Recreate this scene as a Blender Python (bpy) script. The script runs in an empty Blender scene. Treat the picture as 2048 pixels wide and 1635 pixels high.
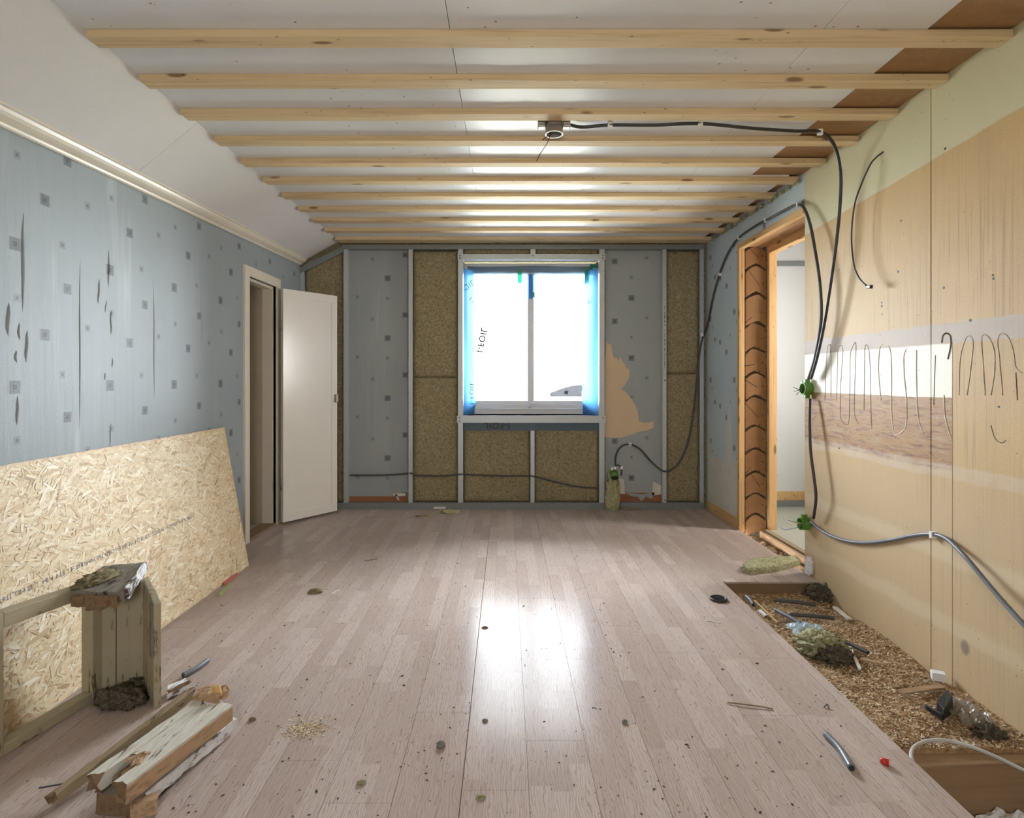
import bpy, math, random
from mathutils import Vector, Matrix, noise

R = random.Random(7)
scene = bpy.context.scene
col = scene.collection

# ------------------------------------------------------------------ camera
F, VX, VY, CZ = 1150.0, 1012.0, 757.0, 1.17      # focal length (px), vanishing point (px), eye height (m)
cd = bpy.data.cameras.new('camera'); cam = bpy.data.objects.new('camera', cd); col.objects.link(cam)
cam.location = (0, 0, CZ); cam.rotation_euler = (math.pi / 2, 0, 0)
cd.sensor_width = 36.0; cd.lens = 36.0 * F / 2048.0
cd.shift_x = (1024.0 - VX) / 2048.0; cd.shift_y = -(817.5 - VY) / 2048.0
cd.clip_start = 0.02; cd.clip_end = 200
scene.camera = cam

# ------------------------------------------------------------------ sky, exposure
world = bpy.data.worlds.new('sky'); scene.world = world; world.use_nodes = True
bg = world.node_tree.nodes['Background']
bg.inputs['Color'].default_value = (1.0, 0.978, 0.95, 1); bg.inputs['Strength'].default_value = 42.0
cy = scene.cycles
cy.max_bounces = 7; cy.diffuse_bounces = 5; cy.glossy_bounces = 3; cy.transmission_bounces = 4; cy.transparent_max_bounces = 8
cy.caustics_reflective = False; cy.caustics_refractive = False
vs = scene.view_settings
vs.view_transform = 'Standard'; vs.look = 'None'; vs.exposure = 0.62; vs.gamma = 1.0
vs.use_curve_mapping = False


def portal(name, loc, rot, sx, sy):
    l = bpy.data.lights.new(name, 'AREA'); l.shape = 'RECTANGLE'; l.size = sx; l.size_y = sy
    l.cycles.is_portal = True
    o = bpy.data.objects.new(name, l); o.location = loc; o.rotation_euler = rot; col.objects.link(o)


portal('sky_portal_front', (0.22, 5.47, 1.54), (-math.pi / 2, 0, 0), 1.3, 1.5)
portal('sky_portal_rear', (0.0, -1.35, 1.45), (math.pi / 2, 0, 0), .80, 0.7)
portal('sky_portal_hall', (3.42, 4.0, 1.5), (0, math.pi / 2, 0), 1.0, .8)


# ------------------------------------------------------------------ measuring helpers
def P(px, py, Y):
    return Vector(((px - VX) / F * Y, Y, CZ - (py - VY) / F * Y))


def G(px, py, z=0.0):
    return P(px, py, (CZ - z) * F / (py - VY))


def W(px, py, X=1.81):
    return P(px, py, X * F / (px - VX))


# ------------------------------------------------------------------ materials
class NT:
    def __init__(self, name):
        self.m = bpy.data.materials.new(name); self.m.use_nodes = True
        self.t = self.m.node_tree; self.t.nodes.clear()
        self.out = self.t.nodes.new('ShaderNodeOutputMaterial')

    def n(self, kind, **kw):
        nd = self.t.nodes.new('ShaderNode' + kind)
        for k, v in kw.items():
            if hasattr(nd, k) and not isinstance(nd.bl_rna.properties.get(k), type(None)):
                setattr(nd, k, v)
        return nd

    def put(self, sock, v):
        if isinstance(v, bpy.types.NodeSocket):
            self.t.links.new(v, sock)
        elif v is not None:
            if sock.type == 'RGBA' and len(v) == 3: v = (*v, 1)
            sock.default_value = v

    def math(self, op, a, b=None, c=None, clamp=False):
        nd = self.t.nodes.new('ShaderNodeMath'); nd.operation = op; nd.use_clamp = clamp
        for s, v in zip(nd.inputs, (a, b, c)): self.put(s, v)
        return nd.outputs[0]

    def mix(self, fac, a, b, mode='MIX'):
        nd = self.t.nodes.new('ShaderNodeMix'); nd.data_type = 'RGBA'; nd.blend_type = mode
        self.put(nd.inputs[0], fac); self.put(nd.inputs[6], a); self.put(nd.inputs[7], b)
        return nd.outputs[2]

    def pos(self):
        return self.t.nodes.new('ShaderNodeNewGeometry').outputs['Position']

    def obj(self):
        return self.t.nodes.new('ShaderNodeTexCoord').outputs['Object']

    def rnd(self):
        return self.t.nodes.new('ShaderNodeObjectInfo').outputs['Random']

    def island(self):
        return self.t.nodes.new('ShaderNodeNewGeometry').outputs['Random Per Island']

    def sep(self, v):
        nd = self.t.nodes.new('ShaderNodeSeparateXYZ'); self.put(nd.inputs[0], v); return nd.outputs

    def comb(self, x, y, z):
        nd = self.t.nodes.new('ShaderNodeCombineXYZ')
        for s, v in zip(nd.inputs, (x, y, z)): self.put(s, v)
        return nd.outputs[0]

    def map(self, v, scale=(1, 1, 1), rot=(0, 0, 0), loc=(0, 0, 0)):
        nd = self.t.nodes.new('ShaderNodeMapping'); self.put(nd.inputs['Vector'], v)
        nd.inputs['Scale'].default_value = scale; nd.inputs['Rotation'].default_value = rot
        self.put(nd.inputs['Location'], loc)
        return nd.outputs[0]

    def noise(self, v, scale=5, detail=4, rough=.55, dist=0.0, col=False):
        nd = self.t.nodes.new('ShaderNodeTexNoise'); self.put(nd.inputs['Vector'], v)
        nd.inputs['Scale'].default_value = scale; nd.inputs['Detail'].default_value = detail
        nd.inputs['Roughness'].default_value = rough; nd.inputs['Distortion'].default_value = dist
        return nd.outputs['Color' if col else 0]

    def voro(self, v, scale=5, feature='F1', out='Distance', rand=1.0):
        nd = self.t.nodes.new('ShaderNodeTexVoronoi'); nd.feature = feature; self.put(nd.inputs['Vector'], v)
        nd.inputs['Scale'].default_value = scale; nd.inputs['Randomness'].default_value = rand
        return nd.outputs[out]

    def wave(self, v, scale=5, dist=2, detail=2, dscale=1, kind='BANDS', axis='X'):
        nd = self.t.nodes.new('ShaderNodeTexWave'); nd.wave_type = kind
        if kind == 'BANDS': nd.bands_direction = axis
        else: nd.rings_direction = axis
        self.put(nd.inputs['Vector'], v)
        nd.inputs['Scale'].default_value = scale; nd.inputs['Distortion'].default_value = dist
        nd.inputs['Detail'].default_value = detail; nd.inputs['Detail Scale'].default_value = dscale
        return nd.outputs['Fac']

    def ramp(self, fac, stops, interp='LINEAR'):
        nd = self.t.nodes.new('ShaderNodeValToRGB'); self.put(nd.inputs[0], fac)
        el = nd.color_ramp.elements; nd.color_ramp.interpolation = interp
        while len(el) < len(stops): el.new(0.5)
        for e, (p, c) in zip(el, stops):
            e.position = p; e.color = (*c, 1) if len(c) == 3 else c
        return nd.outputs[0]

    def step(self, v, a, b):
        nd = self.t.nodes.new('ShaderNodeMapRange'); nd.interpolation_type = 'SMOOTHSTEP'
        self.put(nd.inputs[0], v)
        nd.inputs[1].default_value = a; nd.inputs[2].default_value = b
        return nd.outputs[0]

    def bump(self, h, strength=.3, dist=.01, normal=None):
        nd = self.t.nodes.new('ShaderNodeBump'); nd.inputs['Strength'].default_value = strength
        nd.inputs['Distance'].default_value = dist; self.put(nd.inputs['Height'], h)
        if normal is not None: self.put(nd.inputs['Normal'], normal)
        return nd.outputs[0]

    def done(self, base, rough=.6, metal=0.0, normal=None, spec=.5, **kw):
        b = self.t.nodes.new('ShaderNodeBsdfPrincipled')
        self.put(b.inputs['Base Color'], base); self.put(b.inputs['Roughness'], rough)
        self.put(b.inputs['Metallic'], metal); self.put(b.inputs['Specular IOR Level'], spec)
        if normal is not None: self.put(b.inputs['Normal'], normal)
        for k, v in kw.items(): self.put(b.inputs[k], v)
        self.t.links.new(b.outputs[0], self.out.inputs[0])
        return self.m


def plain(name, c, rough=.5, metal=0.0, var=.12, scale=25, bump=.05, spec=.5):
    k = NT(name); o = k.obj()
    nz = k.noise(o, scale, 5)
    d = tuple(x * (1 - var) for x in c); e = tuple(min(1, x * (1 + var)) for x in c)
    return k.done(k.mix(nz, d, e), rough, metal, k.bump(nz, bump, .004) if bump else None, spec)


def wallpaper(name, axis, u_tile, v_tile, motifs, base, light=0.0):
    k = NT(name); p = k.pos(); s = k.sep(p); u, v = s[axis], s[2]
    big = k.noise(p, 1.7, 4); fine = k.noise(p, 260, 2)
    c = k.mix(big, tuple(x * .86 for x in base), tuple(min(1, x * 1.12) for x in base))
    c = k.mix(k.math('MULTIPLY', fine, .35), c, tuple(x * .72 for x in base))
    # pale rubbed streaks running down the paper
    sc = [1, 1, .12]; st = k.noise(k.map(p, (9, 9, .8)), 1.0, 3, .6)
    c = k.mix(k.math('MULTIPLY', k.step(st, .6, .8), .30 + light), c, (.62, .66, .67))
    for (pu, pv, sz, dark) in motifs:
        su = k.math('SUBTRACT', k.math('FLOORED_MODULO', k.math('SUBTRACT', u, pu - u_tile / 2), u_tile), u_tile / 2)
        du = k.math('ABSOLUTE', su)
        dv = k.math('ABSOLUTE', k.math('SUBTRACT', k.math('FLOORED_MODULO', k.math('SUBTRACT', v, pv - v_tile / 2), v_tile), v_tile / 2))
        mx = k.math('MAXIMUM', du, dv)
        outer = k.math('LESS_THAN', mx, sz); inner = k.math('LESS_THAN', mx, sz * .42)
        ring = k.math('LESS_THAN', k.math('ABSOLUTE', k.math('SUBTRACT', mx, sz * .68)), sz * .09)
        dots = k.math('MULTIPLY', k.math('LESS_THAN', k.math('ABSOLUTE', k.math('SUBTRACT', k.math('ABSOLUTE', su), sz * 1.22)), sz * .08),
                      k.math('MULTIPLY', k.math('LESS_THAN', dv, sz), k.math('GREATER_THAN', k.math('SINE', k.math('MULTIPLY', v, 800.0)), .2)))
        grain = k.math('ADD', .75, k.math('MULTIPLY', fine, .4))
        if dark < .5:
            a = k.math('ADD', k.math('MULTIPLY', outer, .16), k.math('MULTIPLY', inner, .45))
            a = k.math('ADD', a, k.math('MULTIPLY', ring, .12))
        else:
            a = k.math('ADD', k.math('MULTIPLY', outer, dark * .62), k.math('MULTIPLY', inner, .30))
            a = k.math('ADD', a, k.math('MULTIPLY', ring, .15))
            a = k.math('ADD', a, k.math('MULTIPLY', dots, .30))
        a = k.math('MULTIPLY', a, grain, clamp=True)
        c = k.mix(a, c, (.045, .05, .055))
    h = k.math('ADD', k.math('MULTIPLY', fine, .25), k.noise(k.map(p, (14, 14, 1.2)), 1.0, 3))
    return k.done(c, .48, 0, k.bump(h, .35, .012), .4)


LEFT_MOTIFS = [(2.166, 1.678, .025, .9), (2.307, 1.886, .023, .9), (2.426, 1.548, .022, .8),
               (2.176, 1.476, .017, .3), (2.398, 1.727, .017, .3), (2.542, 1.933, .018, .3)]
BACK_L = [(-1.073, 2.08, .026, .9), (-.914, 2.29, .024, .85), (-1.073, 1.898, .018, .3), (-1.345, 1.91, .018, .3), (-1.209, 2.253, .018, .3)]
BACK_R = [(.985, 2.233, .026, .85), (1.137, 1.901, .026, .9), (1.137, 2.088, .018, .3), (1.276, 2.265, .019, .35)]
RIGHT_M = [(4.56, 1.70, .023, .85), (4.72, 1.93, .022, .85), (4.86, 1.48, .022, .8), (4.98, 2.05, .02, .85), (4.64, 1.52, .016, .3), (5.04, 1.62, .017, .3)]
M = {}
M['paper_left'] = wallpaper('blue_wallpaper_left', 1, .52, .54, LEFT_MOTIFS, (.325, .37, .385), .12)
M['paper_back_a'] = wallpaper('blue_wallpaper_back_a', 0, .62, .543, BACK_L, (.365, .40, .41))
M['paper_back_b'] = wallpaper('blue_wallpaper_back_b', 0, .62, .543, BACK_R, (.365, .40, .41))
M['paper_right_lit'] = wallpaper('blue_wallpaper_right_lit', 1, .53, .54, RIGHT_M, (.58, .675, .72))  # same paper as left wall, base lightened to stand in for window light


def m_ceiling():
    k = NT('glossy_white_ceiling_paint'); p = k.pos()
    a = k.noise(p, 90, 3); b = k.noise(p, 2.0, 3)
    c = k.mix(b, (.73, .735, .74), (.82, .825, .835))
    spots = k.voro(p, 17); sel = k.noise(p, 1.1, 2)
    m = k.math('MULTIPLY', k.math('LESS_THAN', spots, .085), k.math('GREATER_THAN', sel, .53))
    c = k.mix(k.math('MULTIPLY', m, .8), c, (.18, .16, .14))
    fine = k.math('MULTIPLY', k.step(k.noise(p, 420, 2), .56, .7), .22)
    c = k.mix(fine, c, (.35, .34, .33))
    return k.done(c, .30, 0, k.bump(a, .10, .004), .28)


M['ceil'] = m_ceiling()


def m_slope():
    k = NT('matt_white_slope_board'); p = k.pos()
    f = k.math('MULTIPLY', k.step(k.noise(p, 380, 2), .5, .7), .28)
    c = k.mix(f, k.mix(k.noise(p, 3, 3), (.66, .64, .62), (.74, .725, .71)), (.40, .37, .34))
    return k.done(c, .6, 0, k.bump(k.noise(p, 160, 3), .12, .003), .3)


M['slope'] = m_slope()


def m_pine(name, axis, light, dark, knots=True, rough=.62, sc=1.0):
    k = NT(name); o = k.obj(); r = k.rnd()
    sh = k.comb(k.math('MULTIPLY', r, 7.3), k.math('MULTIPLY', r, 3.1), k.math('MULTIPLY', r, 11.7))
    nd = k.t.nodes.new('ShaderNodeVectorMath'); nd.operation = 'ADD'; k.put(nd.inputs[0], o); k.put(nd.inputs[1], sh)
    v = nd.outputs[0]
    s = [55 * sc, 55 * sc, 55 * sc]; s[axis] = 1.6 * sc
    g = k.noise(k.map(v, tuple(s)), 1.0, 5, .6, .6)
    c = k.ramp(g, [(.25, dark), (.48, light), (.75, tuple(min(1, x * 1.12) for x in light))])
    c = k.mix(k.math('MULTIPLY', k.noise(v, 2.2, 2), .35), c, dark)
    if knots:
        ks = [13, 13, 13]; ks[axis] = 3.4
        kn = k.voro(k.map(v, tuple(ks)), 1.0)
        c = k.mix(k.math('MULTIPLY', k.step(kn, .17, .09), .8), c, (.16, .075, .03))
        c = k.mix(k.math('MULTIPLY', k.math('LESS_THAN', k.voro(k.map(v, tuple(x * 3.1 for x in ks)), 1.0), .07), .85), c, (.05, .035, .03))
    return k.done(c, rough, 0, k.bump(g, .2, .002), .3)


M['batten'] = m_pine('sawn_pine_batten', 0, (.70, .535, .315), (.47, .325, .165))
M['pine_z'] = m_pine('pine_upright', 2, (.72, .47, .22), (.42, .22, .08))
M['pine_y'] = m_pine('pine_lengthwise', 1, (.72, .48, .23), (.42, .22, .08))
M['rough_y'] = m_pine('rough_split_wood', 1, (.52, .30, .13), (.14, .06, .025))
M['oldwood'] = m_pine('old_brown_wood', 1, (.25, .165, .095), (.09, .055, .03), sc=1.3)
M['rawwood'] = m_pine('raw_broken_wood', 1, (.50, .345, .215), (.24, .14, .075), sc=1.3)
M['redboard'] = m_pine('red_brown_board', 0, (.36, .15, .07), (.20, .075, .035), False)
M['joist'] = m_pine('dusty_joist', 0, (.38, .26, .15), (.20, .125, .07), False)


def m_laminate():
    k = NT('pale_pink_oak_laminate'); p = k.pos(); s = k.sep(p); r = k.rnd()
    # three strips across each board, staggered blocks along it
    xs = k.math('DIVIDE', k.math('ADD', s[0], .125), .19 / 3)
    strip = k.math('FLOOR', xs)
    wn = k.t.nodes.new('ShaderNodeTexWhiteNoise'); wn.noise_dimensions = '1D'; k.put(wn.inputs['W'], strip)
    blk = k.math('FLOOR', k.math('ADD', k.math('DIVIDE', s[1], .41), k.math('MULTIPLY', wn.outputs['Value'], 5.0)))
    w2 = k.t.nodes.new('ShaderNodeTexWhiteNoise'); w2.noise_dimensions = '2D'
    k.put(w2.inputs['Vector'], k.comb(strip, blk, 0.0))
    tone = k.math('ADD', k.math('MULTIPLY', w2.outputs['Value'], .75), k.math('MULTIPLY', r, .25))
    c = k.ramp(tone, [(0.0, (.42, .34, .302)), (.5, (.475, .395, .357)), (1.0, (.55, .472, .432))])
    off = k.comb(k.math('MULTIPLY', w2.outputs['Value'], 9.0), k.math('MULTIPLY', w2.outputs['Value'], 23.0), 0.0)
    nd = k.t.nodes.new('ShaderNodeVectorMath'); nd.operation = 'ADD'; k.put(nd.inputs[0], p); k.put(nd.inputs[1], off)
    v = nd.outputs[0]
    gr = k.wave(k.map(v, (16, 3.0, 1)), 2.4, 13.0, 3, 1.2)
    gr2 = k.noise(k.map(v, (150, 7, 1)), 1.0, 4)
    c = k.mix(k.math('MULTIPLY', k.step(gr, .66, .98), .52), c, (.29, .21, .165))
    c = k.mix(k.math('MULTIPLY', k.step(gr2, .54, .70), .28), c, (.32, .23, .18))
    dirt = k.noise(p, 1.3, 5, .6)
    c = k.mix(k.math('MULTIPLY', k.step(dirt, .52, .8), .28), c, (.40, .29, .21))
    ed = k.math('ABSOLUTE', k.math('SUBTRACT', k.math('FRACT', xs), .5))
    c = k.mix(k.math('MULTIPLY', k.math('GREATER_THAN', ed, .487), .3), c, (.30, .2, .15))
    speck = k.math('MULTIPLY', k.math('LESS_THAN', k.voro(p, 42), .10), k.math('GREATER_THAN', k.noise(p, 9, 2), .56))
    c = k.mix(k.math('MULTIPLY', speck, .75), c, (.14, .09, .06))
    h = k.math('ADD', k.math('MULTIPLY', gr, .6), k.math('MULTIPLY', gr2, .6))
    ro = k.math('ADD', .13, k.math('MULTIPLY', dirt, .08))
    return k.done(c, ro, 0, k.bump(h, .03, .003), .019, **{'Specular Tint': (.66, .86, 1.0)})


M['laminate'] = m_laminate()


def m_tan():
    k = NT('tan_fibreboard'); p = k.pos(); s = k.sep(p); y, z = s[1], s[2]
    n1 = k.noise(p, 2.4, 5, .6); n2 = k.noise(p, 220, 2)
    st = k.noise(k.map(p, (1, 105, 1.6)), 1.0, 3, .6)
    fade = k.noise(k.map(p, (1, 2.0, 1.6)), 1.0, 3)
    c = k.mix(n1, (.50, .325, .135), (.62, .44, .205))
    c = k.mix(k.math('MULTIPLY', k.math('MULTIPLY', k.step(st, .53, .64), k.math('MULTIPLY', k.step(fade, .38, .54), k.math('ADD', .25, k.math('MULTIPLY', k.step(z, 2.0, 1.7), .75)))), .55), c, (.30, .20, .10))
    c = k.mix(k.math('MULTIPLY', k.step(n2, .40, .75), .42), c, (.40, .265, .13))
    c = k.mix(k.math('MULTIPLY', k.step(k.noise(k.map(p, (1, 5, .7)), 1.0, 4), .5, .75), .30), c, (.40, .27, .14))
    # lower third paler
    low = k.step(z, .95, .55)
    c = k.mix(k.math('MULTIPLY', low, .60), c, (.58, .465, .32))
    wob = k.math('MULTIPLY', k.math('SUBTRACT', k.noise(p, 5, 3), .5), .045)
    zz = k.math('ADD', z, wob)
    zs = k.math('ADD', z, k.math('MULTIPLY', wob, .25))
    # pale green painted band under the ceiling
    zg = k.math('ADD', k.math('ADD', z, k.math('MULTIPLY', y, .0558)), k.math('MULTIPLY', wob, .4))
    c = k.mix(k.math('MULTIPLY', k.step(zg, 2.228, 2.240), .88), c, k.mix(n1, (.55, .525, .33), (.64, .61, .41)))
    # lilac grey strip
    lil = k.math('MULTIPLY', k.step(zs, 1.312, 1.318), k.step(zs, 1.402, 1.394))
    c = k.mix(k.math('MULTIPLY', lil, .8), c, k.mix(n1, (.36, .31, .27), (.55, .48, .43)))
    inpatch = k.math('GREATER_THAN', y, 2.331)
    wht = k.math('MULTIPLY', k.math('MULTIPLY', k.step(zs, 1.088, 1.092), k.step(zs, 1.318, 1.312)), inpatch)
    c = k.mix(wht, c, k.mix(k.noise(p, 3, 3), (.84, .82, .66), (.90, .89, .84)))
    brn = k.math('MULTIPLY', k.math('MULTIPLY', k.step(zz, .785, .80), k.step(zs, 1.092, 1.088)), inpatch)
    bn = k.noise(k.map(p, (1, 8, 55)), 1.0, 6, .75, .9)
    c = k.mix(k.math('MULTIPLY', brn, .92), c, k.ramp(bn, [(.30, (.09, .035, .025)), (.42, (.24, .115, .075)), (.50, (.40, .22, .075)), (.58, (.36, .235, .13)), (.75, (.60, .45, .27))]))
    # whitish glue line below the band
    lg = k.math('MULTIPLY', k.step(zz, .755, .77), k.step(zz, .825, .81))
    c = k.mix(k.math('MULTIPLY', lg, k.math('MULTIPLY', k.noise(p, 14, 4), .75)), c, (.62, .54, .44))
    lg2 = k.math('MULTIPLY', k.step(zz, .40, .43), k.step(zz, .50, .46))
    c = k.mix(k.math('MULTIPLY', lg2, .30), c, (.78, .68, .50))
    lg3 = k.math('MULTIPLY', k.step(zz, .12, .15), k.step(zz, .22, .18))
    c = k.mix(k.math('MULTIPLY', lg3, .30), c, (.78, .68, .50))
    # dark smudge
    dd = k.math('ADD', k.math('POWER', k.math('SUBTRACT', y, 2.267), 2.0), k.math('POWER', k.math('MULTIPLY', k.math('SUBTRACT', z, .111), .75), 2.0))
    c = k.mix(k.math('MULTIPLY', k.step(dd, .0008, .0001), .62), c, (.12, .11, .11))
    sp = k.math('MULTIPLY', k.math('LESS_THAN', k.voro(p, 26), .06), k.math('GREATER_THAN', k.noise(p, 3, 2), .5))
    c = k.mix(k.math('MULTIPLY', sp, .85), c, (.08, .05, .03))
    return k.done(c, .55, 0, k.bump(k.math('ADD', n2, st), .12, .004), .35)


M['tan'] = m_tan()


def m_wool(name, a, b, c3):
    k = NT(name); p = k.pos()
    n = k.noise(p, 62, 6, .75, .5); l = k.noise(p, 3.5, 3); f = k.noise(p, 12, 5, .65, .8)
    c = k.ramp(n, [(.25, tuple(x * .18 for x in a)), (.40, a), (.55, b), (.78, c3)])
    c = k.mix(k.math('MULTIPLY', k.step(f, .55, .75), .35), c, tuple(x * .45 for x in a))
    c = k.mix(k.math('MULTIPLY', l, .35), c, a)
    return k.done(c, .95, 0, k.bump(n, .9, .012), .1)


M['wool'] = m_wool('brown_mineral_wool', (.25, .205, .12), (.45, .385, .235), (.64, .57, .39))
M['woolgreen'] = m_wool('pale_green_mineral_wool', (.36, .34, .17), (.60, .58, .38), (.82, .82, .66))
M['wooldark'] = m_wool('dark_grey_wool', (.10, .085, .06), (.22, .19, .14), (.36, .33, .25))

M['steel'] = plain('galvanised_steel', (.50, .54, .56), .42, .35, .08, 60, .03)
M['steel_track'] = plain('dull_steel_track', (.23, .25, .25), .5, .3, .12, 40, .03)
M['white_frame'] = plain('white_window_paint', (.78, .78, .80), .35, 0, .03, 30, .02)
M['cream'] = plain('cream_gloss_paint', (.74, .68, .56), .3, 0, .06, 12, .02)
M['doorwhite'] = plain('off_white_gloss_paint', (.74, .70, .63), .22, 0, .05, 6, .03)
M['closet'] = plain('beige_closet_wall', (.60, .52, .42), .6, 0, .08, 9, .05)
M['hall_wall'] = plain('white_hall_plaster', (.74, .74, .73), .7, 0, .06, 90, .15)
M['hall_floor'] = plain('grey_green_lino', (.42, .42, .35), .45, 0, .12, 60, .05)
M['hardboard'] = plain('brown_hardboard', (.35, .195, .085), .7, 0, .22, 30, .1)
M['particle'] = plain('particle_board', (.24, .155, .085), .8, 0, .2, 120, .2)
M['shell'] = plain('plain_grey_wall', (.30, .30, .29), .8, 0, .05, 5, 0)
M['tornpaper'] = plain('torn_cardboard_beige', (.66, .51, .35), .75, 0, .08, 9, .05)
M['underlay'] = plain('white_paper_backing', (.66, .64, .58), .75, 0, .16, 16, .15)
M['black'] = plain('black_plastic', (.018, .018, .02), .38, 0, .1, 20, .02)
M['cable'] = plain('dark_grey_cable', (.045, .043, .042), .4, 0, .1, 20, .02)
M['conduit'] = plain('blue_grey_conduit', (.15, .165, .19), .38, 0, .12, 20, .03)
M['conduit_d'] = plain('dusty_grey_conduit', (.065, .067, .067), .45, 0, .12, 20, .03)
M['clip'] = plain('white_plastic_clip', (.85, .85, .83), .4, 0, .03, 20, 0)
M['green'] = plain('green_plastic', (.10, .26, .03), .35, 0, .1, 20, .02)
M['greytube'] = plain('pale_grey_cable', (.55, .56, .55), .4, 0, .1, 15, .03)
M['wirewhite'] = plain('cream_wire', (.80, .76, .55), .4, 0, .05, 15, 0)
M['wireblue'] = plain('blue_wire', (.28, .31, .45), .4, 0, .05, 15, 0)
M['red'] = plain('red_plastic', (.55, .02, .02), .35, 0, .1, 30, .02)
M['pink'] = plain('pink_red_plastic', (.62, .16, .17), .45, 0, .15, 30, .02)
M['lime'] = plain('green_strip', (.33, .42, .16), .5, 0, .2, 30, .02)
M['bluebag'] = plain('pale_blue_plastic', (.48, .60, .68), .25, 0, .12, 14, .1)
M['paperwhite'] = plain('white_paper', (.80, .80, .82), .6, 0, .03, 20, 0)
M['ink'] = plain('dark_print', (.05, .055, .065), .6, 0, .05, 20, 0)
M['inkgrey'] = plain('grey_print', (.16, .16, .18), .6, 0, .3, 60, 0)
M['boxgrey'] = plain('grey_brown_plastic', (.27, .235, .20), .4, 0, .1, 25, .02)
M['brass'] = plain('tarnished_metal', (.30, .26, .19), .4, .7, .2, 40, .05)
M['creambeam'] = plain('chipped_cream_paint', (.66, .63, .53), .55, 0, .2, 14, .15)
M['glue'] = plain('pale_glue', (.74, .63, .46), .5, 0, .15, 30, .1)
M['gluedark'] = plain('dark_glue', (.54, .41, .25), .5, 0, .25, 30, .1)
M['stone'] = plain('grey_crumb', (.22, .20, .18), .9, 0, .3, 40, .2)
M['speck'] = plain('dark_debris', (.085, .065, .05), .9, 0, .3, 40, 0)
M['ground'] = plain('pale_ground', (.42, .42, .36), .9, 0, .15, 2, 0)


def m_worn(name, paint, wood, amount, axis=1):
    k = NT(name); o = k.obj()
    s = [30, 30, 30]; s[axis] = 4
    n = k.noise(k.map(o, tuple(s)), 1.0, 6, .7); n2 = k.noise(o, 9, 4)
    g = [90, 90, 90]; g[axis] = 4
    gr = k.noise(k.map(o, tuple(g)), 1.0, 4)
    w = k.mix(gr, tuple(x * .5 for x in wood), wood)
    pt = k.mix(k.math('MULTIPLY', n2, .5), paint, tuple(x * .68 for x in paint))
    f = k.step(k.math('ADD', k.math('MULTIPLY', n, .7), k.math('MULTIPLY', n2, .3)), .62 - amount, .68 - amount)
    return k.done(k.mix(f, pt, w), .6, 0, k.bump(k.math('ADD', n, gr), .35, .004), .3)


M['worn_cream'] = m_worn('worn_cream_painted_wood', (.44, .385, .265), (.12, .08, .045), .085, 2)
M['worn_cream_y'] = m_worn('worn_cream_painted_rail', (.44, .385, .265), (.12, .08, .045), .055, 1)
M['worn_white'] = m_worn('flaking_white_paint', (.68, .66, .58), (.20, .13, .075), .085, 1)
M['flake_white'] = m_worn('broken_white_paint_edge', (.82, .83, .86), (.14, .10, .075), .12, 1)
M['weathered'] = m_worn('weathered_grey_wood', (.24, .215, .175), (.05, .038, .03), .10, 1)
M['stick'] = m_worn('grey_brown_stick', (.36, .28, .18), (.17, .11, .06), .05, 1)


def m_osb(base=False):
    k = NT('oriented_strand_board' + ('_base' if base else '')); o = k.obj(); p = k.pos()
    if base:
        n = k.noise(k.map(p, (20, 20, 40)), 1.0, 5, .65, 1.0)
        c = k.ramp(n, [(.3, (.34, .21, .10)), (.45, (.66, .49, .29)), (.7, (.80, .66, .44))])
    else:
        r = k.island()
        c = k.ramp(r, [(0, (.42, .28, .14)), (.05, (.60, .44, .25)), (.16, (.72, .57, .36)), (.6, (.79, .66, .44)), (.85, (.85, .75, .55)), (1, (.91, .84, .69))])
        g = k.noise(p, 120, 4, .6)
        c = k.mix(k.math('MULTIPLY', k.step(g, .5, .75), .35), c, (.50, .34, .17))
    b = k.noise(p, 60, 4)
    return k.done(c, .55, 0, k.bump(b, .15, .003), .35)


M['osb_base'] = m_osb(True); M['osb'] = m_osb(False)


def m_sawdust(island):
    k = NT('sawdust_' + ('chips' if island else 'bed')); p = k.pos()
    if island:
        r = k.island()
        c = k.ramp(r, [(0, (.16, .095, .05)), (.2, (.40, .27, .15)), (.6, (.60, .45, .28)), (1, (.80, .69, .50))])
    else:
        n = k.noise(p, 70, 6, .7)
        c = k.ramp(n, [(.3, (.13, .07, .035)), (.48, (.40, .25, .13)), (.7, (.62, .44, .25))])
        c = k.mix(k.math('MULTIPLY', k.noise(p, 4, 3), .5), c, (.26, .15, .075))
    return k.done(c, .9, 0, k.bump(k.noise(p, 130, 4), .6, .006), .15)


M['saw_bed'] = m_sawdust(False); M['saw_chip'] = m_sawdust(True)


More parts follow.
